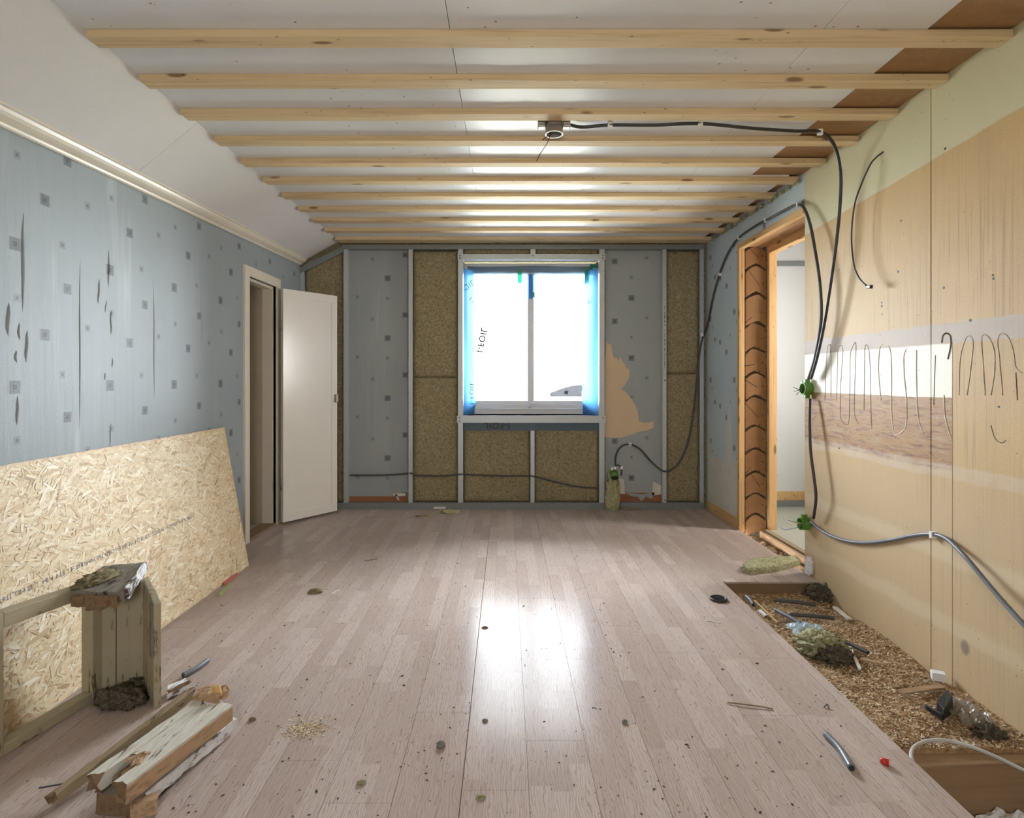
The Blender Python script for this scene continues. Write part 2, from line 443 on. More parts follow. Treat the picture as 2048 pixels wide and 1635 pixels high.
def m_log():
    k = NT('log_end_grain'); o = k.obj(); r = k.rnd()
    s = k.sep(o)
    v = k.comb(k.math('SUBTRACT', s[0], k.math('MULTIPLY', k.math('SUBTRACT', r, .5), .06)), k.math('MULTIPLY', s[1], .1),
               k.math('SUBTRACT', s[2], k.math('ADD', .075, k.math('MULTIPLY', r, .04))))
    w = k.wave(v, 36, 1.6, 3, 14, 'RINGS', 'Y')
    n = k.noise(o, 14, 5)
    c = k.mix(w, (.27, .14, .058), (.35, .19, .085))
    c = k.mix(k.math('MULTIPLY', n, .6), c, (.19, .09, .035))
    # a drying crack
    rad = k.math('LESS_THAN', k.math('ABSOLUTE', k.math('ADD', k.math('ADD', k.sep(v)[2], k.math('MULTIPLY', k.sep(v)[0], k.math('MULTIPLY', k.math('SUBTRACT', r, .5), 5.0))), k.math('MULTIPLY', k.noise(o, 30, 2), .006))), .0035)
    c = k.mix(k.math('MULTIPLY', rad, k.math('LESS_THAN', k.sep(v)[0], k.math('MULTIPLY', k.math('SUBTRACT', r, .6), .08))), c, (.06, .03, .015))
    c = k.mix(k.step(k.voro(o, 13), .14, .08), c, (.16, .06, .02))
    return k.done(c, .75, 0, k.bump(k.math('ADD', w, n), .3, .004), .2)


M['log'] = m_log()


def m_foil(name, c, trans):
    k = NT(name); p = k.pos()
    tr = k.t.nodes.new('ShaderNodeBsdfTransparent'); k.put(tr.inputs[0], tuple(min(1, x * 1.1 + .05) for x in c))
    tl = k.t.nodes.new('ShaderNodeBsdfTranslucent'); k.put(tl.inputs[0], c)
    df = k.t.nodes.new('ShaderNodeBsdfDiffuse'); k.put(df.inputs[0], c)
    gl = k.t.nodes.new('ShaderNodeBsdfGlossy'); gl.inputs['Roughness'].default_value = .25
    a = k.t.nodes.new('ShaderNodeMixShader'); a.inputs[0].default_value = .35
    k.t.links.new(tl.outputs[0], a.inputs[1]); k.t.links.new(df.outputs[0], a.inputs[2])
    b = k.t.nodes.new('ShaderNodeMixShader'); b.inputs[0].default_value = trans
    k.t.links.new(a.outputs[0], b.inputs[1]); k.t.links.new(tr.outputs[0], b.inputs[2])
    d = k.t.nodes.new('ShaderNodeMixShader'); d.inputs[0].default_value = .06
    k.t.links.new(b.outputs[0], d.inputs[1]); k.t.links.new(gl.outputs[0], d.inputs[2])
    bm = k.bump(k.noise(p, 12, 3), .3, .01)
    for x in (tl, df, gl): k.put(x.inputs['Normal'], bm)
    k.t.links.new(d.outputs[0], k.out.inputs[0])
    return k.m


M['foil'] = m_foil('blue_vapour_barrier_foil', (.11, .34, .70), .03)
M['foil_thin'] = m_foil('thin_blue_foil', (.26, .38, .52), .40)
M['clearbag'] = m_foil('clear_crumpled_plastic', (.62, .60, .56), .55)
M['tape'] = m_foil('green_tape', (.02, .46, .30), .03)
M['labelpaper'] = m_foil('thin_label_paper', (.24, .24, .255), .0)


def m_glass(name, tint):
    k = NT(name)
    tr = k.t.nodes.new('ShaderNodeBsdfTransparent'); tr.inputs[0].default_value = tint
    gl = k.t.nodes.new('ShaderNodeBsdfGlossy'); gl.inputs['Roughness'].default_value = 0.0
    fr = k.t.nodes.new('ShaderNodeFresnel'); fr.inputs[0].default_value = 1.45
    b = k.t.nodes.new('ShaderNodeMixShader')
    k.t.links.new(fr.outputs[0], b.inputs[0]); k.t.links.new(tr.outputs[0], b.inputs[1]); k.t.links.new(gl.outputs[0], b.inputs[2])
    k.t.links.new(b.outputs[0], k.out.inputs[0])
    return k.m


M['glass'] = m_glass('window_glass', (.91, .955, 1.0, 1)); M['glass_clear'] = m_glass('clear_window_glass', (.98, .97, .96, 1))
M['leaf'] = plain('yellow_birch_leaf', (.50, .42, .022), .7, 0, .2, 3, 0)
M['bark'] = plain('pale_birch_bark', (.55, .52, .46), .8, 0, .3, 4, .1)

# ------------------------------------------------------------------ mesh helpers
WO = {}


class MB:
    def __init__(self):
        self.v = []; self.f = []; self.ends = []

    def add(self, vs_, fs_):
        b = len(self.v); self.v += [Vector(x) for x in vs_]; self.f += [tuple(i + b for i in f) for f in fs_]
        return self

    def box(self, x0, x1, y0, y1, z0, z1):
        return self.add([(x0, y0, z0), (x1, y0, z0), (x1, y1, z0), (x0, y1, z0), (x0, y0, z1), (x1, y0, z1), (x1, y1, z1), (x0, y1, z1)],
                        [(0, 3, 2, 1), (4, 5, 6, 7), (0, 1, 5, 4), (1, 2, 6, 5), (2, 3, 7, 6), (3, 0, 4, 7)])

    def hexa(self, lo, hi):
        """lo, hi: four corners each, same winding"""
        return self.add(list(lo) + list(hi), [(0, 3, 2, 1), (4, 5, 6, 7), (0, 1, 5, 4), (1, 2, 6, 5), (2, 3, 7, 6), (3, 0, 4, 7)])

    def prism(self, poly, vec):
        n = len(poly); vec = Vector(vec)
        a = [Vector(p) for p in poly]; b = [p + vec for p in a]
        return self.add(a + b, [tuple(range(n - 1, -1, -1)), tuple(range(n, 2 * n))] + [(i, (i + 1) % n, n + (i + 1) % n, n + i) for i in range(n)])

    def tube(self, pts, r, n=8, cap=True, taper=None):
        pts = [Vector(p) for p in pts]; up = None; rings = []
        for i, p in enumerate(pts):
            t = (pts[min(i + 1, len(pts) - 1)] - pts[max(i - 1, 0)]).normalized()
            if up is None:
                up = Vector((0, 0, 1)) if abs(t.z) < .9 else Vector((1, 0, 0))
            s = t.cross(up).normalized(); up = s.cross(t).normalized()
            rr = r if taper is None else r * taper(i / (len(pts) - 1))
            rings.append([p + (s * math.cos(2 * math.pi * j / n) + up * math.sin(2 * math.pi * j / n)) * rr for j in range(n)])
        vs_ = [q for ring in rings for q in ring]; fs_ = []
        for i in range(len(rings) - 1):
            for j in range(n):
                fs_.append((i * n + j, i * n + (j + 1) % n, (i + 1) * n + (j + 1) % n, (i + 1) * n + j))
        if cap: fs_ += [tuple(range(n - 1, -1, -1)), tuple((len(rings) - 1) * n + j for j in range(n))]
        return self.add(vs_, fs_)

    def pipe(self, pts, ro, ri, n=12):
        """open hollow hose"""
        b = len(self.v); self.tube(pts, ro, n, False); o2 = len(self.v); self.tube(pts, ri, n, False)
        L = len(pts)
        for j in range(n):
            k = (j + 1) % n
            self.f.append((b + j, o2 + j, o2 + k, b + k))
            self.f.append((b + (L - 1) * n + j, b + (L - 1) * n + k, o2 + (L - 1) * n + k, o2 + (L - 1) * n + j))
        return self

    def beam(self, p0, p1, w, h, up=(0, 0, 1), jag=0.0, nw=4, nl=6, wob=0.0, seed=1):
        """rectangular timber from p0 to p1 with ragged ends"""
        rr = random.Random(seed); p0, p1 = Vector(p0), Vector(p1)
        t = (p1 - p0).normalized(); L = (p1 - p0).length
        s = t.cross(Vector(up)).normalized(); u = s.cross(t).normalized()
        prof = []
        for i in range(nw + 1): prof.append((-w / 2 + w * i / nw, -h / 2))
        prof.append((w / 2, h / 2) if nw == 0 else (w / 2, 0))
        for i in range(nw + 1): prof.append((w / 2 - w * i / nw, h / 2))
        prof.append((-w / 2, 0))
        n = len(prof); vs_ = []
        for i in range(nl + 1):
            f = i / nl
            for a, b in prof:
                d = L * f
                if i in (0, nl): d += (rr.random() - (.0 if i == 0 else 1.0)) * jag
                q = p0 + t * d + s * (a + (rr.random() - .5) * wob) + u * (b + (rr.random() - .5) * wob)
                vs_.append(q)
        fs_ = []
        for i in range(nl):
            for j in range(n): fs_.append((i * n + j, i * n + (j + 1) % n, (i + 1) * n + (j + 1) % n, (i + 1) * n + j))
        fs_ += [tuple(range(n - 1, -1, -1)), tuple(nl * n + j for j in range(n))]
        k = len(self.f) + len(fs_); self.ends += [k - 2, k - 1]
        return self.add(vs_, fs_)

    def build(self, name, mat, parent=None, smooth=False, bevel=0.0, end=None, **tags):
        lo = Vector([min(p[i] for p in self.v) for i in range(3)]); hi = Vector([max(p[i] for p in self.v) for i in range(3)])
        o0 = Vector(((lo.x + hi.x) / 2, (lo.y + hi.y) / 2, lo.z))
        me = bpy.data.meshes.new(name); me.from_pydata([tuple(p - o0) for p in self.v], [], self.f); me.update()
        if smooth:
            for pl in me.polygons: pl.use_smooth = True
        me.materials.append(M[mat] if isinstance(mat, str) else mat)
        if end:
            me.materials.append(M[end])
            for i in self.ends: me.polygons[i].material_index = 1
        ob = bpy.data.objects.new(name, me); col.objects.link(ob); WO[ob.name] = o0
        if parent is not None:
            ob.parent = parent; ob.location = o0 - WO[parent.name]
        else:
            ob.location = o0
        if bevel:
            bv = ob.modifiers.new('edge', 'BEVEL'); bv.width = bevel; bv.segments = 2; bv.limit_method = 'ANGLE'
        tag(ob, **tags)
        return ob


def tag(o, label=None, cat=None, group=None, kind=None):
    if label: o['label'] = label
    if cat: o['category'] = cat
    if group: o['group'] = group
    if kind: o['kind'] = kind
    return o


def thing(name, loc, label=None, cat=None, group=None, kind=None):
    o = bpy.data.objects.new(name, None); o.empty_display_size = .05; col.objects.link(o)
    o.location = loc; WO[o.name] = Vector(loc)
    return tag(o, label, cat, group, kind)


def bx(*a): return MB().box(*a)


def spline(pts, n=8):
    """Catmull-Rom through points"""
    pts = [Vector(p) for p in pts]; out = []
    for i in range(len(pts) - 1):
        a = pts[max(i - 1, 0)]; b = pts[i]; c = pts[i + 1]; d = pts[min(i + 2, len(pts) - 1)]
        for j in range(n):
            t = j / n
            out.append(.5 * ((2 * b) + (c - a) * t + (2 * a - 5 * b + 4 * c - d) * t * t + (3 * b - a - 3 * c + d) * t ** 3))
    out.append(pts[-1]); return out


def clump(center, rx, ry, rz, seed=0, amp=.35, freq=3.0, nu=26, nv=14, flat=True):
    nu, nv = int(nu * 1.7), int(nv * 1.7)
    """ragged lump"""
    mb = MB(); c = Vector(center); vs_ = []; fs_ = []
    for i in range(nv + 1):
        th = math.pi * i / nv
        for j in range(nu):
            ph = 2 * math.pi * j / nu
            d = Vector((math.sin(th) * math.cos(ph), math.sin(th) * math.sin(ph), math.cos(th)))
            q = 1 + amp * noise.noise(d * freq + Vector((seed * 7.1, 0, 0))) + amp * .6 * noise.noise(d * freq * 3.2 + Vector((0, seed * 3.3, 0))) + amp * .35 * noise.noise(d * freq * 8.5 + Vector((0, 0, seed * 2.3)))
            p = Vector((d.x * rx * q, d.y * ry * q, d.z * rz * q))
            if flat and p.z < -rz * .55: p.z = -rz * .55
            vs_.append(c + p + Vector((0, 0, rz * .55 if flat else 0)))
    for i in range(nv):
        for j in range(nu): fs_.append((i * nu + j, (i + 1) * nu + j, (i + 1) * nu + (j + 1) % nu, i * nu + (j + 1) % nu))
    return mb.add(vs_, fs_)


def fuzz(o, parent_mat, n_, L, seed=1):
    rc_ = random.Random(seed); vs0 = [v.co.copy() for v in o.data.vertices]; w0 = WO[o.name]; mb = MB()
    for _ in range(n_):
        c = w0 + rc_.choice(vs0); d = Vector((rc_.gauss(0, 1), rc_.gauss(0, 1), rc_.gauss(.3, .7))).normalized() * rc_.uniform(.3, 1) * L
        if c.z + d.z < w0.z: d.z = abs(d.z)
        s_ = d.cross(Vector((rc_.gauss(0, 1), rc_.gauss(0, 1), rc_.gauss(0, 1)))).normalized() * L * .10
        mb.add([c - d * .4 - s_, c + d * .6, c - d * .4 + s_], [(0, 1, 2)])
    return mb.build('fibres', parent_mat, o, kind='stuff')


def text_mesh(name, body, size, mat, matrix, parent, bold=0.0):
    cu = bpy.data.curves.new(name, 'FONT'); cu.body = body; cu.size = size; cu.align_x = 'CENTER'; cu.align_y = 'CENTER'; cu.offset = bold; cu.space_character = 1.12
    tmp = bpy.data.objects.new('tmp_text', cu); col.objects.link(tmp)
    dg = bpy.context.evaluated_depsgraph_get(); dg.update()
    me = bpy.data.meshes.new_from_object(tmp.evaluated_get(dg))
    bpy.data.objects.remove(tmp); bpy.data.curves.remove(cu)
    mb = MB(); mb.add([matrix @ v.co for v in me.vertices], [tuple(p.vertices) for p in me.polygons])
    bpy.data.meshes.remove(me)
    return mb.build(name, mat, parent)


# ================================================================== STRUCTURE
YB = 5.16           # front of the steel studs on the back wall
YR = 5.215          # wallpaper plane behind them
XL, XR = -1.85, 1.81
ZC, ZU = 2.414, 2.386
YREAR = -1.25

# ---- floor
fl = MB()
fl.box(XL - .1, 1.245, YREAR, YB + .06, -.045, -.0092)
fl.box(1.245, XR + .0, 3.318, YB + .06, -.045, -.0092)
fl.box(XL - .1, 1.245, YREAR, .88, -.0092, 0)
floor = fl.build('floor', 'particle', kind='structure', label='pale laminate floor on particle board, cut away along the right wall')
PW = .19
for k_ in range(-10, 11):
    x0 = -.125 + PW * k_; x1 = x0 + PW
    rr = random.Random(k_ + 50); y = .88 - rr.random() * 0.9
    while y < YB + .03:
        y2 = y + 1.2
        a, b, c, d = max(x0, XL), x1, max(y, .88), min(y2, YB + .04)
        y = y2
        if d <= c: continue
        xmax = 1.25
        if d > 3.31:
            xmax = XR - .005
            if a >= 1.25 - .001: c = max(c, 3.31)
        elif a >= 1.25: continue
        b = min(b, xmax)
        if b - a < .01 or d - c < .01: continue
        if k_ == -1 and c < 3.3: b -= .002
        zt = .0 + (.0022 if k_ == 0 and c < 3.2 else 0)
        if a < 1.25 < b and c < 3.31 < d:      # board notched where the floor is cut away
            mb = MB().prism([(a, c + .0005, -.009), (1.25, c + .0005, -.009), (1.25, 3.31, -.009), (b - .0005, 3.31, -.009), (b - .0005, d - .0005, -.009), (a, d - .0005, -.009)], (0, 0, .009))
        else:
            if a < 1.25 < b and d <= 3.31: b = 1.25
            mb = bx(a + .0005, b - .0005, c + .0005, d - .0005, -.009, zt)
        mb.build('plank', 'laminate', floor)

# ---- left wall with the closet doorway
wl = MB()
DY0, DY1, DZ = 4.115, 4.62, 1.905
wl.box(XL - .1, XL, YREAR, DY0, 0, 2.32); wl.box(XL - .1, XL, DY1, YR + .2, 0, 2.32); wl.box(XL - .1, XL, DY0, DY1, DZ, 2.32)
wall_left = wl.build('wall_left', 'paper_left', kind='structure', label='blue wallpaper with small grey square motifs on the left knee wall')


def zl(Y): return 2.098 + (Y - 2.11) * (2.197 - 2.098) / (5.15 - 2.11)


# creases in the loose wallpaper
for (px, py0, py1, wd) in [(47, 425, 625, .010), (18, 605, 672, .012), (38, 645, 680, .008), (55, 660, 725, .010), (32, 700, 725, .008), (218, 500, 575, .009),
                           (199, 558, 608, .009), (222, 620, 670, .008), (213, 600, 625, .006), (225, 715, 735, .006), (222, 845, 895, .006), (211, 745, 760, .006), (160, 520, 860, .006), (307, 560, 800, .006), (404, 540, 720, .004), (36, 790, 850, .009)]:
    wd *= .62; p0, p1 = W(px, py0, XL), W(px + R.uniform(-3, 3), py1, XL)
    pts = [p0.lerp(p1, i / 6) + Vector((0, .0018 * math.sin(i * 1.3 + px), 0)) for i in range(7)]
    mb = MB().tube(pts, wd, 6, True, lambda t: max(.05, math.sin(math.pi * t) ** .6))
    for q in mb.v: q.x = XL + (q.x - XL) * 1.0
    mb.build('wallpaper_crease', 'paper_left', wall_left, True)

# cornice along the knee wall
prof = [(0, -.004), (.006, -.008), (.013, -.002), (.016, .006), (.030, .012), (.044, .022), (.052, .034), (.056, .046), (.064, .050), (.064, .060), (0, .070)]
mb = MB(); vs_ = []; ys = [YREAR + (YB + .05 - YREAR) * i / 12 for i in range(13)]
for y in ys: vs_ += [(XL + a, y, zl(y) + b) for a, b in prof]
n = len(prof)
mb.add(vs_, [(i * n + j, i * n + (j + 1) % n, (i + 1) * n + (j + 1) % n, (i + 1) * n + j) for i in range(12) for j in range(n)])
mb.build('trim_1', 'cream', kind='structure', label='cream painted cornice under the sloping ceiling')

# door casing and closet
dr = thing('door_1', (XL, 4.36, 0), 'cream closet door standing open in the left wall', None, None, 'structure')
cz0, cz1 = .0, 1.975
bx(XL - .02, XL + .018, 4.045, 4.115, 0, cz1).build('casing', 'cream', dr, bevel=.003)
bx(XL - .02, XL + .018, 4.62, 4.68, 0, cz1).build('casing', 'cream', dr, bevel=.003)
bx(XL - .02, XL + .019, 4.115, 4.62, 1.905, cz1).build('casing', 'cream', dr, bevel=.003)
bx(XL - .1, XL - .02, 4.115, 4.135, 0, 1.905).build('jamb', 'cream', dr)
bx(XL - .1, XL - .02, 4.60, 4.62, 0, 1.905).build('jamb', 'cream', dr)
bx(XL - .1, XL - .02, 4.135, 4.60, 1.885, 1.905).build('jamb', 'cream', dr)
bx(XL - .11, XL + .0, 4.118, 4.617, 0.0005, .014).build('threshold', 'particle', dr)
# open leaf: hinge at far jamb
h0 = Vector((-1.786, 4.60, 0)); h1 = Vector((-1.476, 5.025, 0)); dv = (h1 - h0).normalized(); nv_ = Vector((dv.y, -dv.x, 0)); LW = (h1 - h0).length
lo = [h0, h1, h1 - nv_ * .03, h0 - nv_ * .03]


def at_z(ps, z): return [Vector((p.x, p.y, z)) for p in ps]


leaf = MB().hexa(at_z(lo, .018), at_z(lo, 1.893)).build('door_leaf', 'doorwhite', dr, bevel=.003)


def on_leaf(a, z, d): return h0 + dv * a + nv_ * d + Vector((0, 0, z))


# shallow rim strips around the flat leaf
for (a0, a1, z0, z1) in [(0.002, LW - .002, 1.825, 1.891), (0.002, LW - .002, .02, .085), (.002, .062, .0855, 1.8245), (LW - .058, LW - .002, .0855, 1.8245)]:
    MB().hexa([on_leaf(a0, z0, 0), on_leaf(a1, z0, 0), on_leaf(a1, z1, 0), on_leaf(a0, z1, 0)],
              [on_leaf(a0, z0, .0035), on_leaf(a1, z0, .0035), on_leaf(a1, z1, .0035), on_leaf(a0, z1, .0035)]).build('rim_strip', 'doorwhite', leaf)
lt = MB().hexa([on_leaf(LW - .03, .965, .003), on_leaf(LW, .965, .003), on_leaf(LW, 1.035, .003), on_leaf(LW - .03, 1.035, .003)],
               [on_leaf(LW - .03, .965, .02), on_leaf(LW, .965, .02), on_leaf(LW, 1.035, .02), on_leaf(LW - .03, 1.035, .02)]).build('latch', 'brass', leaf, bevel=.004)
for zz in (.28, 1.55):
    MB().tube([(h0.x - .012, h0.y - .006, zz), (h0.x - .012, h0.y - .006, zz + .09)], .008, 8).build('hinge', 'brass', dr, True)
cl = MB()
cl.box(XL - .75, XL - .10, DY1 + .0, DY1 + .04, 0, 2.1); cl.box(XL - .75, XL - .1, DY0 - .4, DY0 - .36, 0, 2.1)
cl.box(XL - .79, XL - .75, DY0 - .4, DY1 + .04, 0, 2.1); cl.box(XL - .79, XL - .1, DY0 - .4, DY1 + .04, 2.1, 2.14)
cl.build('wall_closet', 'closet', kind='structure', label='beige painted inside of the closet')
bx(XL - .79, XL - .1, DY0 - .4, DY1 + .04, -.03, -.001).build('floor_closet', 'hall_floor', kind='structure', label='grey green closet floor')

# ---- ceiling
ceiling = bx(XL - .15, XR + .25, YREAR, YR + .25, 2.432, 2.50).build('ceiling', 'hardboard', kind='structure', label='white panelled ceiling with bare pine battens screwed across it')
for a, b, c, d in [(-1.5, -.2012, YREAR, YR + .02), (-.1988, 1.1288, YREAR, YR + .02), (1.1312, 1.5, YREAR, 3.53), (1.1312, 1.74, 3.532, YR + .02)]:
    bx(a, b, c, d, ZC, 2.431).build('ceiling_panel', 'ceil', ceiling)
bx(1.502, XR + .02, YREAR, 3.53, 2.421, 2.4315).build('hardboard_strip', 'hardboard', ceiling, label='brown hardboard strip where the white panel has been removed')
XS1 = -1.786


def slope_panel(y0, y1):
    mb = MB(); n_ = 8; vs_ = []
    for i in range(n_ + 1):
        y = y0 + (y1 - y0) * i / n_
        vs_ += [(XS1, y, zl(y) + .056), (-1.5, y, ZC), (-1.5, y, ZC + .016), (XS1 - .03, y, zl(y) + .075)]
    fs_ = [(i * 4 + j, (i + 1) * 4 + j, (i + 1) * 4 + (j + 1) % 4, i * 4 + (j + 1) % 4) for i in range(n_) for j in range(4)]
    fs_ += [(0, 1, 2, 3), (n_ * 4 + 3, n_ * 4 + 2, n_ * 4 + 1, n_ * 4)]
    mb.add(vs_, fs_).build('slope_panel', 'slope', ceiling)


slope_panel(YREAR, 2.7935); slope_panel(2.7965, YR + .02)
batten_y = [2.0457 + .2985 * i for i in range(11)] + [5.098]
b0 = None
for i, y in enumerate(batten_y):
    if b0 is None:
        b0 = bx(-1.497, XR - .004, y, y + .07, ZU, ZC - .0005).build('batten', 'batten', ceiling, label='bare sawn pine batten', bevel=.0015)
        base = b0.location.copy()
    else:
        b = b0.copy(); col.objects.link(b); b.parent = ceiling
        b.location = base + Vector((0, y - batten_y[0], 0))

# ---- right wall: log wall behind boards
OY0, OY1, OZ = 3.482, 4.475, 2.165
wr = MB()
wr.box(XR, 2.03, OY1 + .27, YR + .2, -.1, 2.45); wr.box(XR, XR + .035, OY1, OY1 + .27, -.1, 2.45)
wr.box(XR, XR + .03, OY0, OY1, OZ + .03, 2.45)
wall_right = wr.build('wall_right', 'paper_right_lit', kind='structure', label='right wall of stacked logs with blue wallpaper by the window and bare tan board nearer')
bx(XR + .035, 2.03, OY0 - .0, OY1 + .27, OZ + .06, 2.45).build('header_beam', 'rough_y', wall_right)
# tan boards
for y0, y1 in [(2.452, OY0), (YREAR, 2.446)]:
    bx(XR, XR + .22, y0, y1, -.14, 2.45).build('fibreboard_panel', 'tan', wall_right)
bx(XR + .01, XR + .2, 2.44, 2.456, -.14, 2.4).build('board_joint', 'oldwood', wall_right)
bx(XR - .0006, XR, 2.3303, 2.3322, -.1, 1.315).build('board_joint', 'oldwood', wall_right)
# doorway: stacked log ends on the far jamb
ly = [495, 536, 592, 649, 701, 750, 797, 856, 902, 948, 992, 1034, 1072]
lz = [CZ - (y - VY) / F * OY1 for y in ly]
for i in range(len(lz) - 1):
    zt, zb = lz[i] - .006, lz[i + 1] + .006
    xa, xb = 1.866, 2.024; xm = (xa + xb) / 2 + R.uniform(-.015, .015); pk = .026 + R.uniform(-.005, .007); cut = .014
    poly = [(xa, OY1, zb - cut), (xm - .03, OY1, zb + pk * .55), (xm, OY1, zb + pk), (xm + .03, OY1, zb + pk * .5), (xb, OY1, zb - cut),
            (xb, OY1, zt - .022), (xb - .025, OY1, zt - .004), (xm + .03, OY1, zt + pk * .5 - .002), (xm, OY1, zt + pk * .8), (xm - .03, OY1, zt + pk * .5), (xa + .02, OY1, zt - .006), (xa, OY1, zt - .026)]
    off = R.uniform(-.006, .01)
    MB().prism([(a, b + off, c) for a, b, c in poly][::-1], (0, .24, 0)).build('log', 'log', wall_right, bevel=.004)
bx(1.846, 2.03, OY1 + .03, OY1 + .26, -.1, 2.2).build('log_gap_filling', 'wooldark', wall_right)
bx(2.020, 2.036, OY1 + .004, OY1 + .26, -.1, 2.2).build('log_gap_filling', 'wooldark', wall_right)
# raw pine lining around the opening
bx(1.800, 1.842, OY1 - .035, OY1 + .005, -.01, 2.172).build('pine_lining', 'pine_z', wall_right, bevel=.002)
bx(1.798, 1.845, OY0 + .001, OY1 + .005, 2.173, 2.213).build('pine_lining', 'pine_y', wall_right, bevel=.002)
bx(1.842, 2.03, OY0 + .001, OY1 - .001, 2.195, 2.222).build('split_soffit', 'rough_y', wall_right)
bx(2.034, 2.062, OY1 - .03, OY1 + .02, -.01, 2.14).build('door_jamb', 'pine_z', wall_right, bevel=.003)
bx(2.064, 2.100, OY1 - .02, OY1 + .02, -.01, 2.14).build('door_jamb', 'pine_z', wall_right, bevel=.003)
bx(2.034, 2.100, OY0 + .001, OY1 + .02, 2.141, 2.2).build('door_jamb', 'pine_y', wall_right, bevel=.003)
# foot of the wall: bare pine strip and torn paper
bx(XR - .006, XR, 4.485, YB - .002, .0005, .082).build('baseboard_right', 'pine_y', kind='structure', label='bare pine strip at the foot of the blue right wall')
tp = [W(1476, 1040), W(1477, 948), W(1474, 918), W(1462, 922), W(1461, 838), W(1457, 815), W(1452, 860), W(1452, 905), W(1448, 922), W(1436, 915), W(1425, 912), W(1420, 880), W(1412, 835), W(1411, 840), W(1411, 1000)]
tp = [Vector((XR - .0015, min(max(p.y, 4.482), YB - .004), max(p.z, .083))) for p in tp]
MB().prism(tp, (.002, 0, 0)).build('torn_backing', 'underlay', wall_right, label='white paper backing where the blue wallpaper is torn off')
# ragged insulation crumbs along the top of the right wall
for i in range(16):
    y = 3.56 + i * .095 + R.uniform(-.02, .02)
    clump((XR - .012, y, 2.372), .012, .03, .016, i, .5, 3, 10, 6).build('insulation_tuft', 'woolgreen', wall_right, True)

# ---- back wall
wb = MB()
HX0, HX1, HZ0, HZ1 = -.388, .836, .838, 2.252
wb.box(XL - .1, HX0, YR, YR + .2, -.05, 2.45); wb.box(HX1, XR + .25, YR, YR + .2, -.05, 2.45)
wb.box(HX0, HX1, YR, YR + .2, -.05, HZ0); wb.box(HX0, HX1, YR, YR + .2, HZ1, 2.45)
wall_back = wb.build('wall_back', 'wool', kind='structure', label='back wall framed with steel studs over mineral wool and old wallpaper')


def bxp(p0, p1, q0, q1, yf, yb):
    """box from image columns p0..p1 and rows q0..q1 measured on the plane y = yf"""
    a, b = P(p0, q1, yf), P(p1, q0, yf)
    return bx(a.x, b.x, yf, yb, a.z, b.z)


bxp(697, 815, 499, 992, YR - .004, YR).build('wallpaper_panel', 'paper_back_a', wall_back)
bxp(1211, 1323, 499, 985, YR - .004, YR).build('wallpaper_panel', 'paper_back_b', wall_back)
bxp(697, 815, 993, 1008, YR - .006, YR).build('board', 'redboard', wall_back)
bxp(1211, 1323, 983, 1008, YR - .003, YR).build('board', 'redboard', wall_back)


def batt(p0, p1, q0, q1, yf=5.178, seed=0, ztop=None):
    a, b = P(p0, q1, yf), P(p1, q0, yf); mb = MB()
    nx = max(4, int((b.x - a.x) / .022)); nz = max(4, int((b.z - a.z) / .022)); vs_ = []
    for j in range(nz + 1):
        for i in range(nx + 1):
            x = a.x + (b.x - a.x) * i / nx; zt = b.z if ztop is None else ztop(x); z = a.z + (zt - a.z) * j / nz
            e = .02 if i in (0, nx) or j in (0, nz) else 0
            vs_.append((x, yf + e + .010 * noise.noise(Vector((x * 16, z * 16, seed))) + .008 * noise.noise(Vector((x * 45, z * 45, seed + 5))), z))
    fs_ = [(j * (nx + 1) + i, j * (nx + 1) + i + 1, (j + 1) * (nx + 1) + i + 1, (j + 1) * (nx + 1) + i) for j in range(nz) for i in range(nx)]
    k0 = len(vs_)
    vs_ += [(a.x, YR, a.z), (b.x, YR, a.z), (b.x, YR, vs_[-1][2]), (a.x, YR, vs_[nz * (nx + 1)][2])]
    e = [0, nx, nz * (nx + 1) + nx, nz * (nx + 1)]
    rows = [[i for i in range(nx + 1)], [j * (nx + 1) + nx for j in range(nz + 1)], [nz * (nx + 1) + i for i in range(nx, -1, -1)], [j * (nx + 1) for j in range(nz, -1, -1)]]
    for r_, (c, d) in zip(rows, ((0, 1), (1, 2), (2, 3), (3, 0))): fs_.append(tuple(reversed(r_)) + (k0 + c, k0 + d))
    return mb.add(vs_, fs_).build('insulation_batt', 'wool', wall_back, True)


zslope = lambda x: min(2.36, 2.155 + (x + 1.80) * .56)
batt(609, 686, 500, 1004, 5.180, 1, zslope)
batt(826, 915, 500, 753.5, 5.180, 2); batt(826, 915, 754.5, 1004, 5.180, 3)
batt(927, 1060, 848, 1004, 5.180, 4); batt(1070, 1197, 848, 1004, 5.180, 5)
batt(1334, 1399, 500, 746.5, 5.180, 6); batt(1334, 1399, 747.5, 1004, 5.180, 7)
batt(927, 1060, 497, 508, 5.180, 8); batt(1070, 1197, 497, 508, 5.180, 9)


def stud(p0, p1, q0, q1, mat='steel', yf=YB, yb=None, name='steel_stud'):
    a, b = P(p0, q1, yf), P(p1, q0, yf); yb = yb or YR
    # C profile: face plus two flanges
    mb = bx(a.x, b.x, yf, yf + .0012, a.z, b.z); mb.box(a.x, a.x + .0012, yf + .0012, yb, a.z, b.z); mb.box(b.x - .0012, b.x, yf + .0012, yb, a.z, b.z)
    return mb.build(name, mat, wall_back)


